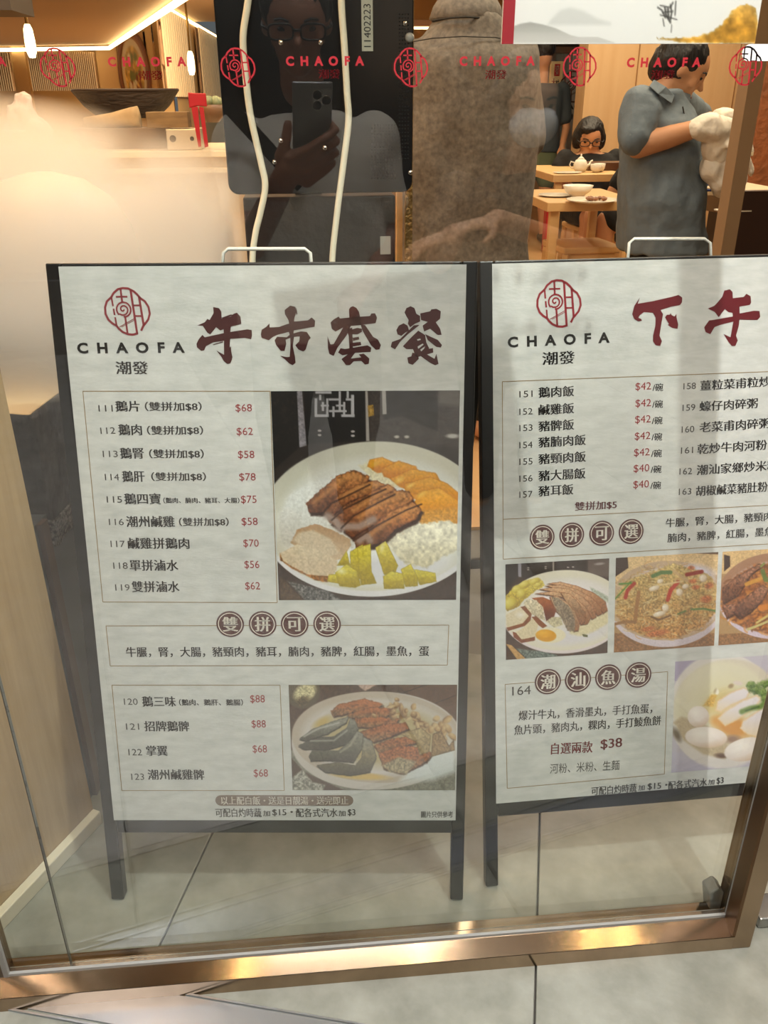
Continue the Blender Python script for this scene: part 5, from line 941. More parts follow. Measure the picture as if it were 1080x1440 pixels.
# waiter's side counter
Yc=2.75; zc2=at(1000,262,Yc).z
sc_=empty('service_table',(at(990,262,Yc).x,Yc-.1,0),0,'pale service table at the right by the waiter with brown edge','table')
xr=at(1075,262,Yc).x-sc_.location.x
MB().prism([(0,.05,zc2-.03),(.16,-.45,zc2-.03),(xr,-.45,zc2-.03),(xr,.5,zc2-.03),(-.02,.5,zc2-.03)],(0,0,.03)).build('table_top',mat('service_top','#e9d7b4',.35),sc_,bevel=.003)
MB().prism([(-.004,.045,zc2-.09),(.156,-.455,zc2-.09),(.172,-.455,zc2-.09),(.012,.05,zc2-.09)],(0,0,.059)).build('edge_band',mat('edge_brown','#8a6844',.5),sc_)
MB().bx(.2,xr-.02,-.4,.45,0,zc2-.031).build('cabinet',mat('cab_dark','#3c2e25',.5),sc_)
for px,py,mm,lab in ((1002,262,'#3f57a0','blue ballpoint pen on the service table'),(1008,270,'#2f4288','dark blue pen nearer the table edge')):
    p=onz(px,py,zc2); o=MB().tube([(-.07,0,.006),(.05,.01,.006),(.07,.012,.006)],[.005,.005,.002],8).build('pen',mat('pen'+mm,mm,.3),smooth=True); o.location=(p.x,p.y,zc2+.0005); tag(o,lab,'pen','pens on the service table')
p=onz(1030,275,zc2); o=MB().lathe([(0,0),(.035,0),(.035,.09),(.03,.09),(.03,.01),(0,.01)],seg=20).build('paper_cup',mat('cup_cream','#e6d6b8',.5),smooth=True); o.location=(p.x,p.y,zc2+.001); tag(o,'cream cup on the service table under the waiter’s hands'.replace('’',''),'cup')
p=onz(1030,297,zc2); o=MB().bx(-.05,.05,-.03,.03,0,.004).build('paper_slip',mat('paper_white','#efe6d2',.6)); o.location=(p.x,p.y,zc2+.001); tag(o,'white paper slip at the corner of the service table','paper')
tag(MB().bx(at(1039,200,1.5).x,at(1059,200,1.5).x,1.5,1.56,0,2.55).build('partition_post',mat('post_bronze','#a98a6a',.4,.3)),'wide bronze partition post at the right',kind='structure')
struct(MB().bx(at(1062,200,3.6).x,5.2,3.6,3.7,0,2.4).build('wall_right',mat('copper_wall','#b0673c',.5,noise=(12,.5,'#7b4a2c'),bump=(30,.5))),'copper patterned wall at the right edge')
tag(MB().bx(-.25,.25,-.02,.02,0,.42).build('dark_panel',mat('dark_red_panel','#3a2620',.4)),'low dark panel behind the right board','panel').location=(at(1072,320,1.9).x+.12,1.9,0)
o=bpy.data.objects['dark_panel']; o.data.transform(Matrix.Scale(at(1060,268,1.9).z/.42,4,(0,0,1)))
# small fittings by the right post
cl=empty('glass_clamp',tuple(at(1003,1258,.03)),0,'small grey metal door clamp at the lower right corner of the glass','clamp')
a=at(985,1280,.03)-cl.location; b=at(1016,1240,.03)-cl.location
MB().prism([(a.x+.012,-.012,a.z-.004),(b.x,-.012,a.z-.006),(b.x,-.012,b.z-.012),(a.x+.016,-.012,b.z),(a.x,-.012,b.z-.012)],(0,.028,0)).build('clamp_body',mat('clamp_grey','#8b8b86',.35,.6),cl,bevel=.003)
MB().lathe([(0,-.003),(.003,-.002),(.0035,0),(0,0)],seg=10,M=Matrix.Rotation(-PI/2,3,'X'),c=(b.x-.006,-.0125,a.z+.004)).build('screw',SCW,cl)
cl.location.z+=.0
o=MB().bx(-.04,.05,-.02,.03,0,.022).build('door_pivot',mat('pivot_steel','#9b9b97',.3,.9),bevel=.003); o.location=onz(1080,1290)+Vector((.012,0,.001)); tag(o,'steel floor pivot of the door outside the right post','pivot')
o=MB().prism([(0,0,0),(.06,.0,0),(.06,.0,.1),(0,0,.1)],(0,.03,0)).build('red_box',mat('box_red','#b81f2b',.4),bevel=.003); q=at(1012,1150,.46); o.location=(q.x,.46,0.0); o.scale=(1,1,1); tag(o,'red box on the floor behind the right board','box'); 
zz=at(1030,1112,.46).z; o.data.transform(Matrix.Diagonal((1,1,max(zz,.05)/.1,1)))
# white round sticker on the glass, upper right
a=at(1041,86,0); b=at(1085,62,0); r=(b.z-a.z)/2
V=[(a.x+r+r*math.cos(t),(a.z+b.z)/2+r*math.sin(t)) for t in [PI/2+i*PI/12 for i in range(13)]]+[(b.x,a.z),(b.x,b.z)]
flat('white_sticker',V,[list(range(len(V)))],lambda x,y:(x,-.0012,y),mat('sticker_white','#f2eee8',.5),wn)
# ---------------------------------------------------------------- people
SKIN=mat('skin','#c68e66',.5,bump=(60,.08)); HAIR=mat('hair_black','#120d0b',.45,bump=(90,.5),stretch=(1,1,.2)); LINEN=mat('grey_linen','#8a8073',.85,noise=(60,.5,'#5b544d'),bump=(9,.75)); CHAMB=mat('bluegrey_cotton','#75818a',.8,noise=(26,.6,'#626d76'),bump=(16,.5)); BLKC=mat('black_cotton','#151414',.85,bump=(20,.4))
def cap(mb,a,ra,b,rb,seg=16):
    a=Vector(a);b=Vector(b); d=b-a; l=max(d.length,1e-4); d.normalize(); P=[];R=[]
    for k in range(6): t=PI/2*k/5; P.append(a-d*ra*math.cos(t)); R.append(max(ra*math.sin(t),.0005))
    for k in range(6): t=PI/2*k/5; P.append(b+d*rb*math.sin(t)); R.append(max(rb*math.cos(t),.0005))
    mb.tube(P,R,seg)
def ell(mb,c,r,rot=None,seg=20):
    M=rot or Matrix.Identity(3); pr=[(math.sin(PI*k/14),-math.cos(PI*k/14)) for k in range(15)]
    S=Matrix.Diagonal(Vector(r)); mb.lathe([(max(x,.0008),z) for x,z in pr],c=c,seg=seg,M=M@S)
def loft(mb,rings,seg=28,rot=0):
    """rings: (cx,cy,cz,rx,ry)"""
    V=[];n=len(rings)
    for (x,y,z,rx,ry) in rings:
        for k in range(seg):
            t=2*PI*k/seg; cxx,s=math.cos(t),math.sin(t); px=abs(cxx)**.8*(1 if cxx>0 else -1)*rx; py=abs(s)**.8*(1 if s>0 else -1)*ry
            V.append((x+px*math.cos(rot)-py*math.sin(rot),y+px*math.sin(rot)+py*math.cos(rot),z))
    F=[(i*seg+k,i*seg+(k+1)%seg,(i+1)*seg+(k+1)%seg,(i+1)*seg+k) for i in range(n-1) for k in range(seg)]+[list(range(seg))[::-1],[(n-1)*seg+k for k in range(seg)]]
    mb.add(V,F)
def blob(name,mb,m,parent,vox=.012,smooth=6,disp=0,dsc=.08,loc=None):
    o=mb.build(name,m,None); r=o.modifiers.new('r','REMESH'); r.mode='VOXEL'; r.voxel_size=vox; r.use_smooth_shade=True
    s=o.modifiers.new('s','SMOOTH'); s.iterations=smooth; s.factor=.5
    me=baked(o); me.name=name; bpy.data.objects.remove(o)
    if disp:
        for v in me.vertices:
            n=v.normal; p=v.co; f=mnoise.noise(Vector((p.x/dsc,p.y/dsc,p.z/dsc*.6)))+.5*mnoise.noise(Vector((p.x/dsc*2.3,p.y/dsc*2.3+9,p.z/dsc*1.2))); v.co=p+n*f*disp
    me.materials.clear(); me.materials.append(m); me.polygons.foreach_set('use_smooth',[True]*len(me.polygons))
    o=bpy.data.objects.new(name,me); COL.objects.link(o)
    if parent: o.parent=parent; o.matrix_parent_inverse=Matrix.Translation(-Vector(parent.location))
    return o
def wb(o,parent): o.parent=parent; o.matrix_parent_inverse=Matrix.Translation(-Vector(parent.location)); return o
def face(mb,c,s,fwd,up=Vector((0,0,1))):
    """head with jaw, nose, ears; c centre, s = half height, fwd = look direction"""
    fwd=Vector(fwd).normalized(); r=fwd.cross(up).normalized(); up=r.cross(fwd).normalized(); M=Matrix((r,fwd,up)).transposed(); c=Vector(c)
    ell(mb,c+up*s*.18,(s*.70,s*.84,s*.80),M); ell(mb,c-up*s*.38+fwd*s*.16,(s*.52,s*.58,s*.58),M)
    ell(mb,c-up*s*.82+fwd*s*.42,(s*.24,s*.2,s*.16),M)
    cap(mb,c+fwd*s*.76+up*s*.05,s*.07,c+fwd*s*.93-up*s*.22,s*.11); 
    for q in (-1,1): ell(mb,c+r*q*s*.70-up*s*.05,(s*.09,s*.17,s*.22),M); ell(mb,c+r*q*s*.40+fwd*s*.52-up*s*.2,(s*.2,s*.16,s*.2),M)
    ell(mb,c+fwd*s*.70-up*s*.50,(s*.2,s*.09,s*.05),M); ell(mb,c+fwd*s*.69-up*s*.59,(s*.17,s*.09,s*.05),M)
    return M
def eyes(c,s,M,parent,n='eye'):
    c=Vector(c)
    for q in (-1,1):
        mb=MB(); ell(mb,c+M@Vector((q*s*.3,s*.70,s*.04)),(s*.11,s*.06,s*.05),M,10); wb(mb.build(n,mat('eye_dark','#1a120e',.2),None,smooth=True),parent)
        mb=MB(); mb.tube([c+M@Vector((q*s*.16,s*.80,s*.2)),c+M@Vector((q*s*.32,s*.77,s*.25)),c+M@Vector((q*s*.46,s*.66,s*.2))],s*.028,6); wb(mb.build('eyebrow',HAIR,None),parent)
    mb=MB(); mb.tube([c+M@Vector((-.2*s,s*.76,-.545*s)),c+M@Vector((0,s*.80,-.54*s)),c+M@Vector((.2*s,s*.76,-.545*s))],[s*.01,s*.022,s*.01],6); wb(mb.build('mouth',mat('lip','#8e4a3e',.5),None,smooth=True),parent)
def glasses(c,s,M,parent,m,w=.34):
    c=Vector(c); mb=MB()
    for q in (-1,1):
        mb.tube([c+M@Vector((q*s*w+s*.26*abs(math.cos(t))**.6*(1 if math.cos(t)>0 else -1),s*.86,s*.02+s*.155*abs(math.sin(t))**.6*(1 if math.sin(t)>0 else -1))) for t in [i*PI/12 for i in range(24)]],s*.024,6,closed=True)
        mb.tube([c+M@Vector((q*s*(w+.27),s*.86,s*.08)),c+M@Vector((q*s*.74,s*.5,s*.06)),c+M@Vector((q*s*.74,-s*.1,s*.02))],s*.03,6)
    mb.tube([c+M@Vector((-s*.08,s*.88,s*.06)),c+M@Vector((s*.08,s*.88,s*.06))],s*.03,6)
    wb(mb.build('glasses',m,None,smooth=True),parent)
def hair(c,s,M,parent,extra=(),m=HAIR,front=.34,low=-.1):
    mb=MB(); c=Vector(c)
    ell(mb,c+M@Vector((0,-s*.14,s*.32)),(s*.80,s*.86,s*.80),M)
    for (x,y,z,a,b,d) in extra: ell(mb,c+M@Vector((x*s,y*s,z*s)),(a*s,b*s,d*s),M)
    return blob('hair',mb,m,parent,vox=s*.07,smooth=3,disp=s*.04,dsc=s*.22)
def hand(mb,w,palm_dir,palm_n,s=1.,curl=.6,thumb=1,fingers=True):
    """w wrist, palm_dir direction of fingers, palm_n palm normal (side fingers curl to)"""
    w=Vector(w); d=Vector(palm_dir).normalized(); n=Vector(palm_n); n=(n-d*n.dot(d)).normalized(); t=d.cross(n).normalized()*thumb
    L=.088*s
    for i,(o,l) in enumerate(((.030,.070),(.010,.078),(-.010,.072),(-.029,.056))):
        b=w+d*L+t*o*s; cap(mb,w+d*.02*s+t*o*.6*s,.015*s,b,.0105*s,10)
        p=b;dd=d
        for k,(f,rr) in enumerate(((.45,.0092),(.32,.0085),(.23,.0075))):
            a=curl*(k+.6)*.75; dd=(d*math.cos(a)+n*math.sin(a)).normalized(); q=p+dd*l*f*s; cap(mb,p,rr*s*1.08,q,rr*s,10); p=q
    q1=w+d*.03*s+t*.034*s+n*.01*s; q2=q1+(d*.55+t*.7+n*.35).normalized()*.036*s; q3=q2+(d*.9+t*.25+n*.35).normalized()*.03*s
    cap(mb,w+d*.012*s+t*.015*s,.016*s,q1,.0135*s,10); cap(mb,q1,.0125*s,q2,.0105*s,10); cap(mb,q2,.0105*s,q3,.009*s,10)
mb=MB()
for i in range(6):
    r=np.random.RandomState(i+3); ell(mb,PB+Vector((r.randn()*.035,r.randn()*.02,.055+abs(r.randn())*.025)),(.05,.045,.045))
cap(mb,PB+Vector((0,0,.1)),.02,PB+Vector((.03,0,.16)),.03)
o=blob('plastic_bag',mb,mat('bag_pale','#e0cfc6',.3,bump=(20,.6)),None,.007,3,.012,.03); tag(o,'crumpled pale plastic bag at the left edge above the steam','bag')
# --- man in grey linen shirt, back to us
Ym=2.3; X=lambda px,py,Y: at(px,py,Y)
zz=lambda py,Y,px=650: at(px,py,Y).z
xc=at(657,100,Ym).x
man=empty('person',(xc,Ym,0),0,'person in a grey linen shirt, back turned, beside the black display','person')
mb=MB(); zs_=zz(62,Ym)
ell(mb,(xc,Ym,zz(-52,Ym)),(.078,.095,.115)); cap(mb,(xc,Ym,zz(28,Ym)),.062,(xc,Ym,zz(-30,Ym)),.058)
loft(mb,[(xc,Ym,.80,.17,.10),(xc,Ym,1.1,.165,.10),(xc,Ym,zs_-.05,.19,.09),(xc,Ym,zs_,.12,.07)])
for s in (-1,1):
    cap(mb,(xc+s*.20,Ym,zs_-.03),.045,(xc+s*.235,Ym+.02,1.10),.04); cap(mb,(xc+s*.235,Ym+.02,1.10),.038,(xc+s*.20,Ym+.2,.95),.028); hand(mb,(xc+s*.20,Ym+.2,.95),(-s*.2,1,-.2),(0,0,-1),1,.6,s)
    cap(mb,(xc+s*.09,Ym,.82),.085,(xc+s*.10,Ym+.01,.45),.058); cap(mb,(xc+s*.10,Ym+.01,.45),.055,(xc+s*.10,Ym,.09),.038); cap(mb,(xc+s*.10,Ym-.03,.05),.042,(xc+s*.11,Ym+.15,.04),.036)
blob('body',mb,SKIN,man,.012)
mb=MB()
RG=[(612,704,20),(584,738,52),(572,750,82),(566,756,120),(562,758,180),(560,752,240),(560,748,300),(560,746,345),(559,748,400)]
R_=[]
for a,b,py in RG[::-1]:
    p,q=at(a,py,Ym),at(b,py,Ym); R_.append(((p.x+q.x)/2,Ym,p.z,(q.x-p.x)/2*.96,.14 if py>60 else .10))
R_.append(((xc,Ym,zz(8,Ym),.06,.06)))
loft(mb,R_)
for s in (-1,1): cap(mb,(xc+s*.17,Ym,zs_-.05),.075,(xc+s*.225,Ym+.03,1.12),.062)
sh_=blob('shirt',mb,LINEN,man,.012,5,.022,.17)
mb=MB(); cz=zz(24,Ym); R1=abs(at(604,20,Ym).x-at(702,20,Ym).x)/2
mb.lathe([(R1*1.0,cz-.012),(R1*1.07,cz-.004),(R1*.96,cz+.03),(R1*.80,cz+.056),(R1*.74,cz+.052),(R1*.86,cz)],c=(xc-.008,Ym+.0,0),sy=.85,seg=40); wb(mb.build('collar',LINEN,None,smooth=True),sh_) if False else wb(mb.build('collar',LINEN,None,smooth=True),man)
mb=MB(); mb.tube([(at(px,py,Ym-.150).x,Ym-.142+.10*((px-657)/95)**2,at(px,py,Ym-.15).z) for px,py in ((582,57),(610,53),(650,51),(700,52),(735,57))],.0018,6); wb(mb.build('yoke_seam',mat('seam_dark','#2c2822',.8),None),man)
mb=MB(); mb.tube([(at(px,py,Ym-.11).x,Ym-.118+.12*((px-655)/60)**2,at(px,py,Ym-.11).z) for px,py in ((612,27),(632,25),(655,24),(680,25),(698,29))],.003,6); wb(mb.build('collar_seam',mat('seam_dark','#2c2822',.8),None),man)
mb=MB(); loft(mb,[(xc,Ym,.70,.17,.12),(xc,Ym,.86,.18,.125)])
for s in (-1,1): cap(mb,(xc+s*.09,Ym,.78),.10,(xc+s*.10,Ym+.01,.45),.075); cap(mb,(xc+s*.10,Ym+.01,.45),.075,(xc+s*.10,Ym,.12),.06)
blob('trousers',mb,BLKC,man,.014,5,.005,.1)
hair((xc,Ym,zz(-48,Ym)),.115,Matrix.Identity(3),man)
# --- waiter in blue-grey shirt, side on
Yv=2.5; V_=lambda px,py,dy=0: at(px,py,Yv+dy)
wx=V_(930,150).x
wa=empty('person',(wx,Yv,0),0,'person in a blue-grey short-sleeved shirt and white gloves at the service table','person')
mb=MB(); hc_=V_(957,98); hs=.112; fw_=Vector((.80,-.25,-.42)); M=face(mb,hc_,hs,fw_)
cap(mb,V_(932,135),.055,V_(945,112),.052)
loft(mb,[(*V_(928,345),.15,.10),(*V_(930,250),.14,.10),(*V_(925,165),.14,.11),(*V_(928,140),.09,.08)])
e_=V_(897,206,-.14); wr=V_(988,178,-.20); s0=V_(905,150,-.10)
cap(mb,s0,.05,e_,.043); cap(mb,e_,.043,(e_+wr)/2,.040); cap(mb,(e_+wr)/2,.040,wr,.029)
s1_=V_(955,150,.14); e2_=V_(985,165,.2); w2_=V_(1012,178,.08); cap(mb,s1_,.048,e2_,.04); cap(mb,e2_,.038,w2_,.028)
lx=V_(932,345).x
for s in (-1,1): cap(mb,(lx+.0,Yv+s*.08,.66),.075,(lx+.01,Yv+s*.09,.42),.055); cap(mb,(lx+.01,Yv+s*.09,.42),.052,(lx,Yv+s*.09,.08),.036); cap(mb,(lx-.02,Yv+s*.09,.045),.036,(lx+.14,Yv+s*.09,.035),.032)
blob('body',mb,SKIN,wa,.010,4)
eyes(hc_,hs,M,wa)
hair(hc_,hs,M,wa,[(0,-.55,.0,.66,.5,.7),(-.3,-.1,.0,.45,.5,.4),(.3,-.1,.0,.45,.5,.4)])
mb=MB(); RR=[(872,985,352),(873,984,320),(874,983,280),(876,984,240),(877,980,200),(879,975,170),(890,968,148),(905,958,134),(915,950,126)]
loft(mb,[((V_(a,y).x+V_(b,y).x)/2,Yv,V_(900,y).z,(V_(b,y).x-V_(a,y).x)/2,.19 if y>250 else .16 if y>150 else .12) for a,b,y in RR])
cap(mb,V_(903,150,-.09),.075,V_(892,192,-.14),.066); cap(mb,V_(955,148,.12),.07,V_(980,160,.19),.056)
sw=blob('shirt',mb,CHAMB,wa,.010,5,.012,.075)
mb=MB(); mb.prism([V_(921,112,-.11),V_(936,122,-.13),V_(949,134,-.12),V_(945,146,-.14),V_(926,132,-.15),V_(914,122,-.13)],(0,.015,0)); mb.prism([V_(962,130,-.07),V_(972,132,-.03),V_(970,146,-.05),V_(958,141,-.10)],(0,.015,0)); wb(mb.build('collar',CHAMB,None,bevel=.003),wa)
mb=MB(); mb.tube([V_(960,150,-.135),V_(968,190,-.11),V_(976,250,-.09),V_(979,300,-.10),V_(977,345,-.10)],.0025,6); wb(mb.build('front_seam',mat('seam_dark','#2c2822',.8),None),wa)
mb=MB(); loft(mb,[(lx,Yv,.5,.13,.13),(lx,Yv,.76,.13,.13)])
for s in (-1,1): cap(mb,(lx,Yv+s*.09,.7),.10,(lx+.01,Yv+s*.09,.4),.075); cap(mb,(lx+.01,Yv+s*.09,.4),.072,(lx,Yv+s*.09,.12),.055)
blob('trousers',mb,BLKC,wa,.014,5,.005,.1)
GL=mat('glove_white','#eadfce',.5,bump=(14,.8))
mb=MB(); cap(mb,V_(980,181,-.20),.040,V_(1000,180,-.20),.05); cap(mb,V_(1000,180,-.2),.05,V_(1022,190,-.18),.052); hand(mb,V_(1012,190,-.19),(.7,-.1,-.5),(-.3,0,-1),1.15,.4,-1); ell(mb,V_(1008,205,-.18),(.055,.05,.07))
blob('glove',mb,GL,wa,.006,5,.010,.05)
mb=MB(); ell(mb,V_(1018,170,.06),(.06,.05,.05)); hand(mb,V_(1015,178,.05),(.8,0,-.4),(0,0,-1),1.1,.4,1); blob('glove',mb,GL,wa,.006,5,.008,.05)
mb=MB(); ell(mb,V_(1018,228,-.16),(.085,.06,.085)); cap(mb,V_(1015,208,-.16),.03,V_(1022,250,-.16),.07); o=blob('plastic_bag',mb,mat('bag_white','#e9dfd0',.35,bump=(12,.8)),None,.008,4,.014,.06); tag(o,'white plastic bag hanging from the gloved hands at right','bag')
# --- seated woman in black
Yq=5.55; Q=lambda px,py,dy=0: at(px,py,Yq+dy); qx=Q(833,200).x
wo=empty('person',(qx,Yq,0),0,'seated person in black with short dark hair and black glasses, behind the teapot','person')
mb=MB(); hc2=Q(829,194); hs2=.125; M=face(mb,hc2,hs2,(-.15,-.93,-.33)); cap(mb,Q(835,222),.05,Q(833,210),.05)
loft(mb,[(qx,Yq,.46,.17,.13),(qx,Yq,.6,.16,.11),(qx,Yq,.8,.18,.10),(qx,Yq,Q(0,225).z,.13,.07)])
for s in (-1,1):
    cap(mb,(qx+s*.19,Yq,Q(0,232).z),.05,(qx+s*.235,Yq-.03,.72),.042); cap(mb,(qx+s*.235,Yq-.03,.72),.04,(qx+s*.12,Yq-.24,.62),.03); hand(mb,(qx+s*.12,Yq-.24,.62),(-s*.4,-1,0),(0,0,-1),1,.3,s)
    cap(mb,(qx+s*.1,Yq,.5),.08,(qx+s*.12,Yq-.42,.5),.055); cap(mb,(qx+s*.12,Yq-.42,.5),.05,(qx+s*.13,Yq-.40,.08),.035); cap(mb,(qx+s*.13,Yq-.40,.05),.036,(qx+s*.13,Yq-.54,.035),.03)
blob('body',mb,SKIN,wo,.013,4); eyes(hc2,hs2,M,wo); glasses(hc2,hs2,M,wo,mat('glasses_black','#0c0a0a',.3))
hair(hc2,hs2,M,wo,[(-.62,-.1,-.1,.32,.55,.62),(.66,-.1,-.05,.32,.55,.6),(0,-.5,-.1,.7,.45,.7),(.2,.5,.68,.45,.3,.22)])
mb=MB(); loft(mb,[(qx,Yq,.44,.20,.16),(qx,Yq,.6,.19,.14),(qx,Yq,.82,.215,.125),(qx,Yq,Q(0,234).z,.20,.10),(qx,Yq,Q(0,225).z,.11,.08)])
for s in (-1,1): cap(mb,(qx+s*.19,Yq,Q(0,233).z),.066,(qx+s*.235,Yq-.02,.80),.058)
blob('shirt',mb,BLKC,wo,.012,5,.006,.1)
mb=MB()
for s in (-1,1): cap(mb,(qx+s*.1,Yq,.5),.095,(qx+s*.12,Yq-.36,.5),.072)
blob('shorts',mb,BLKC,wo,.014,4)
st2=stool(833,5.6,.40,'pale wood stool under the seated woman in black'); 
# --- standing person in green shorts behind
Yg=7.4; gx=at(757,200,Yg).x; G=lambda px,py: at(px,py,Yg)
gp=empty('person',(gx,Yg,0),0,'standing person in dark shirt and olive green shorts beyond the grey shirt','person')
mb=MB(); zsd=G(0,125).z; ell(mb,(gx,Yg,zsd+.24),(.075,.09,.11)); cap(mb,(gx,Yg,zsd),.05,(gx,Yg,zsd+.15),.05)
loft(mb,[(gx,Yg,.7,.17,.11),(gx,Yg,1.0,.16,.11),(gx,Yg,zsd,.17,.08)])
for s in (-1,1):
    cap(mb,(gx+s*.19,Yg,zsd-.03),.048,(gx+s*.25,Yg,1.0),.04); cap(mb,(gx+s*.25,Yg,1.0),.038,(gx+s*.18,Yg-.16,.85),.028); hand(mb,(gx+s*.18,Yg-.16,.85),(-s*.3,-.6,-.5),(0,0,-1),1,.6,s)
    cap(mb,(gx+s*.09,Yg,.72),.085,(gx+s*.1,Yg,.42),.058); cap(mb,(gx+s*.1,Yg,.42),.056,(gx+s*.1,Yg+.02,.3),.06); cap(mb,(gx+s*.1,Yg+.02,.3),.058,(gx+s*.1,Yg,.09),.036); cap(mb,(gx+s*.1,Yg+.03,.05),.035,(gx+s*.1,Yg-.12,.035),.03)
blob('body',mb,SKIN,gp,.016,4)
hair((gx,Yg,zsd+.26),.115,Matrix.Identity(3),gp)
mb=MB(); loft(mb,[(gx,Yg,.80,.20,.13),(gx,Yg,1.0,.19,.13),(gx,Yg,zsd-.03,.20,.12),(gx,Yg,zsd+.02,.12,.08)])
for s in (-1,1): cap(mb,(gx+s*.19,Yg,zsd-.03),.066,(gx+s*.235,Yg,1.08),.06)
blob('shirt',mb,mat('dark_teal_cotton','#39434a',.8),gp,.013,5,.006,.1)
mb=MB(); loft(mb,[(gx,Yg,.66,.19,.12),(gx,Yg,.84,.18,.12)])
for s in (-1,1): cap(mb,(gx+s*.095,Yg,.72),.10,(gx+s*.1,Yg,.56),.09)
blob('shorts',mb,mat('olive_cotton','#5d684e',.85),gp,.013,4,.004,.1)
mb=MB()
for s in (-1,1): cap(mb,(gx+s*.1,Yg+.04,.045),.044,(gx+s*.1,Yg-.14,.04),.04)
blob('shoes',mb,mat('black_shoe','#1a1818',.4),gp,.010,3)
# --- diner with bare knees at the right end of the nearer table
Yd=4.3; dx=at(882,240,Yd).x
dn=empty('person',(dx,Yd,0),0,'seated diner in black with bare knees, mostly hidden behind the waiter','person')
mb=MB(); M=face(mb,(dx+.12,Yd,1.17),.115,(-1,.1,-.2)); cap(mb,(dx+.13,Yd,.98),.05,(dx+.13,Yd,1.08),.05)
loft(mb,[(dx+.14,Yd,.46,.12,.17),(dx+.14,Yd,.7,.11,.16),(dx+.13,Yd,.92,.10,.17),(dx+.13,Yd,.98,.07,.12)])
for s in (-1,1):
    cap(mb,(dx+.13,Yd+s*.19,.92),.05,(dx+.0,Yd+s*.22,.72),.04); cap(mb,(dx,Yd+s*.22,.72),.038,(dx+.2,Yd+s*.16,.66),.03); hand(mb,(dx+.16,Yd+s*.16,.67),(1,-s*.3,-.2),(0,0,-1),1,.4,s)
    cap(mb,(dx+.12,Yd+s*.1,.58),.08,(dx-.14,Yd+s*.12,.60),.056); cap(mb,(dx-.14,Yd+s*.12,.60),.054,(dx-.14,Yd+s*.12,.32),.052); cap(mb,(dx-.14,Yd+s*.12,.32),.05,(dx-.12,Yd+s*.12,.08),.034); cap(mb,(dx-.10,Yd+s*.12,.045),.034,(dx-.26,Yd+s*.12,.035),.03)
blob('body',mb,SKIN,dn,.016,4); hair((dx+.12,Yd,1.17),.115,M,dn)
mb=MB(); loft(mb,[(dx+.14,Yd,.44,.15,.20),(dx+.14,Yd,.7,.14,.19),(dx+.13,Yd,.93,.13,.19),(dx+.13,Yd,.99,.09,.13)])
for s in (-1,1): cap(mb,(dx+.13,Yd+s*.19,.91),.065,(dx+.03,Yd+s*.22,.77),.058); cap(mb,(dx+.12,Yd+s*.1,.59),.095,(dx-.10,Yd+s*.12,.61),.08)
blob('black_clothes',mb,BLKC,dn,.016,4,.005,.1)
stool(925,4.3,.48,'pale wood stool under the diner with bare knees')
# ---------------------------------------------------------------- people out in the mall, seen mirrored in the glass
def vm(px,py,Y): p=at(px,py,Y); return Vector((p.x,-p.y,p.z))
# photographer
Yf=1.38; hp=vm(417,32,Yf); ps=.108
ph=empty('person',(hp.x,hp.y-.05,0),0,'photographer in a pale grey top with glasses, holding a phone, mirrored in the glass','person')
mb=MB(); fwv=Vector((0,.96,-.28)); M=face(mb,hp,ps,fwv); cap(mb,vm(425,120,Yf+.07),.055,vm(422,80,Yf+.04),.052)
cxp=vm(430,160,1.45).x; yp=-1.46; zsp=1.19
loft(mb,[(cxp,yp,.75,.16,.10),(cxp,yp,.95,.15,.10),(cxp,yp,zsp-.03,.18,.09),(cxp,yp,zsp+.01,.10,.07)])
def C3(r,u,f): return CAM+RT*r+UP*u+FW*f
# phone frame of reference: behind the lens, tilted with the view
wrL=C3(-.035,-.155,.012); elL=vm(352,345,1.25); shL=Vector((cxp-.17,yp,zsp-.04))
cap(mb,shL,.046,elL,.04); cap(mb,elL,.04,wrL,.028)
d=Vector(RT)*.62+Vector(UP)*.78; hn=-Vector(FW)
w=wrL; d1=d.normalized(); tt=Vector(UP)*.8-Vector(RT)*.4
# palm behind the phone, fingers wrapping over its right edge
hb_=MB(); cap(hb_,w,.0285,C3(-.030,-.135,.014),.024,14)
for i,(up_,rx_) in enumerate(((-.058,.064),(-.082,.067),(-.106,.066),(-.129,.060))):
    k0=C3(-.026+.004*i,-.112-.012*i,.016); k1=C3(.010,up_-.034,.0205); k2=C3(.042,up_-.012,.0185); k3=C3(rx_+.004,up_,.006); k4=C3(rx_-.003,up_+.003,-.012)
    cap(hb_,w,.016,k0,.0155,10); cap(hb_,k0,.0145,k1,.0112,12); cap(hb_,k1,.0108,k2,.0092,12); cap(hb_,k2,.0092,k3,.0082,12); cap(hb_,k3,.0082,k4,.0075,10)
k1=C3(-.042,-.112,.006); k2=C3(-.031,-.078,.004); k3=C3(-.0265,-.052,-.004); cap(hb_,w,.017,k1,.0145,12); cap(hb_,k1,.0135,k2,.011,12); cap(hb_,k2,.0108,k3,.0095,12)
shR=Vector((cxp+.17,yp,zsp-.04)); elR=Vector((cxp+.22,yp-.02,.92)); wrR=Vector((cxp+.15,yp+.16,.83)); cap(mb,shR,.046,elR,.04); cap(mb,elR,.038,wrR,.028); hand(mb,wrR,(-.5,.8,-.2),(0,0,-1),1,.7,1)
for s in (-1,1): cap(mb,(cxp+s*.09,yp,.78),.085,(cxp+s*.1,yp+.10,.42),.058); cap(mb,(cxp+s*.1,yp+.10,.42),.054,(cxp+s*.1,yp-.02,.09),.038); cap(mb,(cxp+s*.1,yp-.03,.05),.038,(cxp+s*.11,yp+.12,.035),.034)
SKS=mat('skin_shaded','#8f6552',.5,bump=(60,.08)); bo=blob('body',mb,SKS,ph,.010,2); ho=blob('hand',hb_,SKS,None,.0038,2)
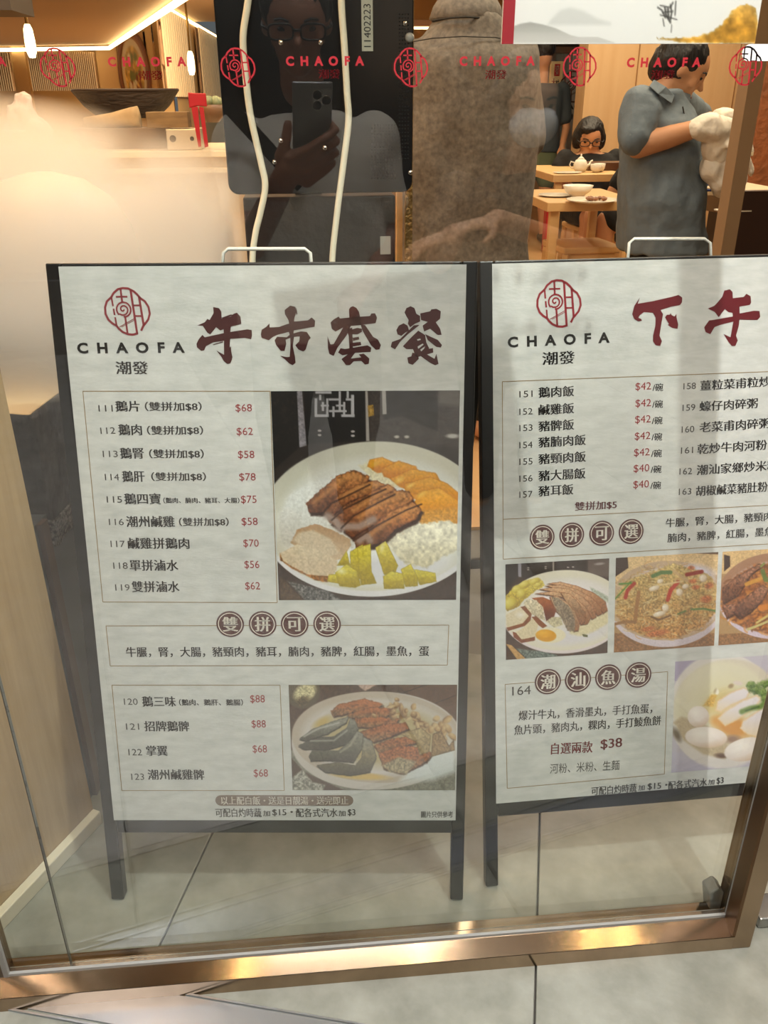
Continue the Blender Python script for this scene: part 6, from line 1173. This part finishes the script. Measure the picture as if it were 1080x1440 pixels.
bm=bmesh.new(); bm.from_mesh(bo.data); bm.from_mesh(ho.data); bm.to_mesh(bo.data); bm.free(); bpy.data.objects.remove(ho); bo.data.polygons.foreach_set('use_smooth',[True]*len(bo.data.polygons))
eyes(hp,ps,M,ph); glasses(hp,ps,M,ph,mat('glasses_black','#0c0a0a',.3),.34)
hair(hp,ps,M,ph,[(0,-.5,-.05,.72,.45,.72),(0,.3,.78,.6,.4,.25)])
PG=mat('pale_grey_cotton','#b9b6ae',.85,bump=(10,.7))
mb=MB(); loft(mb,[(cxp,yp,.66,.21,.15),(cxp,yp,.85,.20,.145),(cxp,yp,1.0,.20,.14),(cxp,yp,zsp-.06,.225,.12),(cxp,yp,zsp-.01,.17,.10),(cxp,yp,zsp+.03,.09,.08)])
cap(mb,shL,.075,(shL*.4+elL*.6),.066); cap(mb,shR,.075,(shR*.4+elR*.6),.066)
blob('top',mb,PG,ph,.010,6,.011,.12)
mb=MB(); mb.beam(vm(322,150,1.3)+Vector((0,.0,0)),vm(425,262,1.3),.035,.012,(0,1,0)); wb(mb.build('bag_strap',BLKC,None),ph)
mb=MB(); loft(mb,[(cxp,yp,.62,.18,.13),(cxp,yp,.8,.18,.13)])
for s in (-1,1): cap(mb,(cxp+s*.09,yp,.74),.10,(cxp+s*.1,yp+.10,.42),.075); cap(mb,(cxp+s*.1,yp+.10,.42),.07,(cxp+s*.1,yp-.02,.13),.055)
blob('trousers',mb,BLKC,ph,.014,4,.005,.1)
pz=empty('phone',tuple(C3(.022,-.04,-.009)),0,'dark phone with three lens rings held up before the face, mirrored in the glass','phone'); Mp=Matrix((RT,UP,-FW)).transposed()
mb=MB(); mb.box((0,0,0),(.078,.150,.008)); o=mb.build('phone_body',mat('phone_graphite','#7d8083',.3,.3),None,bevel=.003); o.parent=pz
pz.matrix_world=Matrix.Translation(C3(.022,-.045,-.0085))@Mp.to_4x4()
o=MB().box((.018,.042,-.0046),(.038,.042,.0012)).build('camera_plate',mat('phone_plate','#96999b',.25,.3),None,bevel=.0005); o.parent=pz
for (x,y) in ((.009,.052),(.009,.032),(.027,.042)):
    o=MB().lathe([(0,-.0048),(.0085,-.0048),(.0085,-.0040),(0,-.0040)],seg=20).build('lens_ring',mat('lens_black','#08080a',.08),None); o.parent=pz; o.location=(x,y,-.0012)
    o=MB().tube([(.0092*math.cos(k*PI/12),.0092*math.sin(k*PI/12),-.0055) for k in range(24)],.0009,6,closed=True).build('lens_rim',mat('rim_steel','#d5d5d5',.2,1.),None,smooth=True); o.parent=pz; o.location=(x,y,0)
# masked passer-by
Yk=1.62; hk=vm(742,140,Yk); hs3=.112
mk=empty('person',(hk.x,hk.y,0),0,'passer-by in a white face mask and dark top, mirrored over the grey shirt','person')
mb=MB(); M=face(mb,hk,hs3,(.15,.95,-.25)); ck=hk.x-.0; yk=hk.y-.04; zk=hk.z-.20
cap(mb,(ck,yk,zk),.052,(ck,yk+.02,hk.z-.06),.05); loft(mb,[(ck,yk,.6,.17,.11),(ck,yk,.85,.16,.11),(ck,yk,zk-.04,.17,.09),(ck,yk,zk,.1,.07)])
eL=Vector((ck-.24,yk+.08,.83)); wL=vm(640,330,1.35); cap(mb,(ck-.18,yk,zk-.05),.045,eL,.04); cap(mb,eL,.04,wL,.029); hand(mb,wL,(-.9,.3,-.2),(0,0,-1),1,.5,1)
eR=Vector((ck+.20,yk+.05,.84)); wR=vm(700,310,1.33); cap(mb,(ck+.18,yk,zk-.05),.045,eR,.04); cap(mb,eR,.04,wR,.029); hand(mb,wR,(-.9,.3,-.1),(0,0,-1),1,.5,-1)
for s in (-1,1): cap(mb,(ck+s*.08,yk,.62),.08,(ck+s*.09,yk+.05,.38),.055); cap(mb,(ck+s*.09,yk+.05,.38),.05,(ck+s*.09,yk+.1,.08),.035)
blob('body',mb,mat('skin_pale','#d8aa88',.5),mk,.009,3); eyes(hk,hs3,M,mk)
mb=MB(); q=hk+M@Vector((0,hs3*.62,-hs3*.42)); ell(mb,q,(hs3*.62,hs3*.42,hs3*.52),M); cap(mb,q+M@Vector((0,hs3*.3,hs3*.3)),hs3*.1,q+M@Vector((0,hs3*.42,-hs3*.1)),hs3*.16); blob('face_mask',mb,mat('mask_white','#f2f5f7',.5,bump=(8,.6)),mk,.008,3)
hair(hk,hs3,M,mk,[(-.72,-.1,-.6,.35,.5,1.0),(.72,-.2,-.5,.3,.45,.9),(0,-.5,-.4,.8,.5,1.1)])
mb=MB(); loft(mb,[(ck,yk,.55,.20,.14),(ck,yk,.8,.19,.14),(ck,yk,zk-.05,.20,.12),(ck,yk,zk+.01,.10,.08)]); cap(mb,(ck-.18,yk,zk-.05),.07,(ck-.22,yk+.06,.90),.06); cap(mb,(ck+.18,yk,zk-.05),.07,(ck+.2,yk+.04,.90),.06); blob('top',mb,mat('dark_grey_cotton','#2b2a2a',.85),mk,.012,4,.008,.1)
mb=MB(); loft(mb,[(ck,yk,.5,.17,.12),(ck,yk,.62,.17,.12)])
for s in (-1,1): cap(mb,(ck+s*.08,yk,.58),.09,(ck+s*.09,yk+.05,.38),.07); cap(mb,(ck+s*.09,yk+.05,.38),.068,(ck+s*.09,yk+.1,.12),.055)
blob('trousers',mb,BLKC,mk,.013,4)
SH=mat('knit_white','#e6e6e2',.7,noise=(90,.3,'#a9a9a5'),stretch=(1,1,5))
sf=onz(668,800,.03); sf=Vector((sf.x,-sf.y,0))
for (cx_,cy__) in ((sf.x,sf.y-.05),(sf.x+.2,sf.y-.13)):
    mb=MB(); cap(mb,(cx_,cy__-.06,.045),.038,(cx_+.01,cy__+.12,.032),.034); mb.bx(cx_-.03,cx_+.04,cy__-.08,cy__+.13,.0,.02); blob('shoe',mb,SH,mk,.006,3)
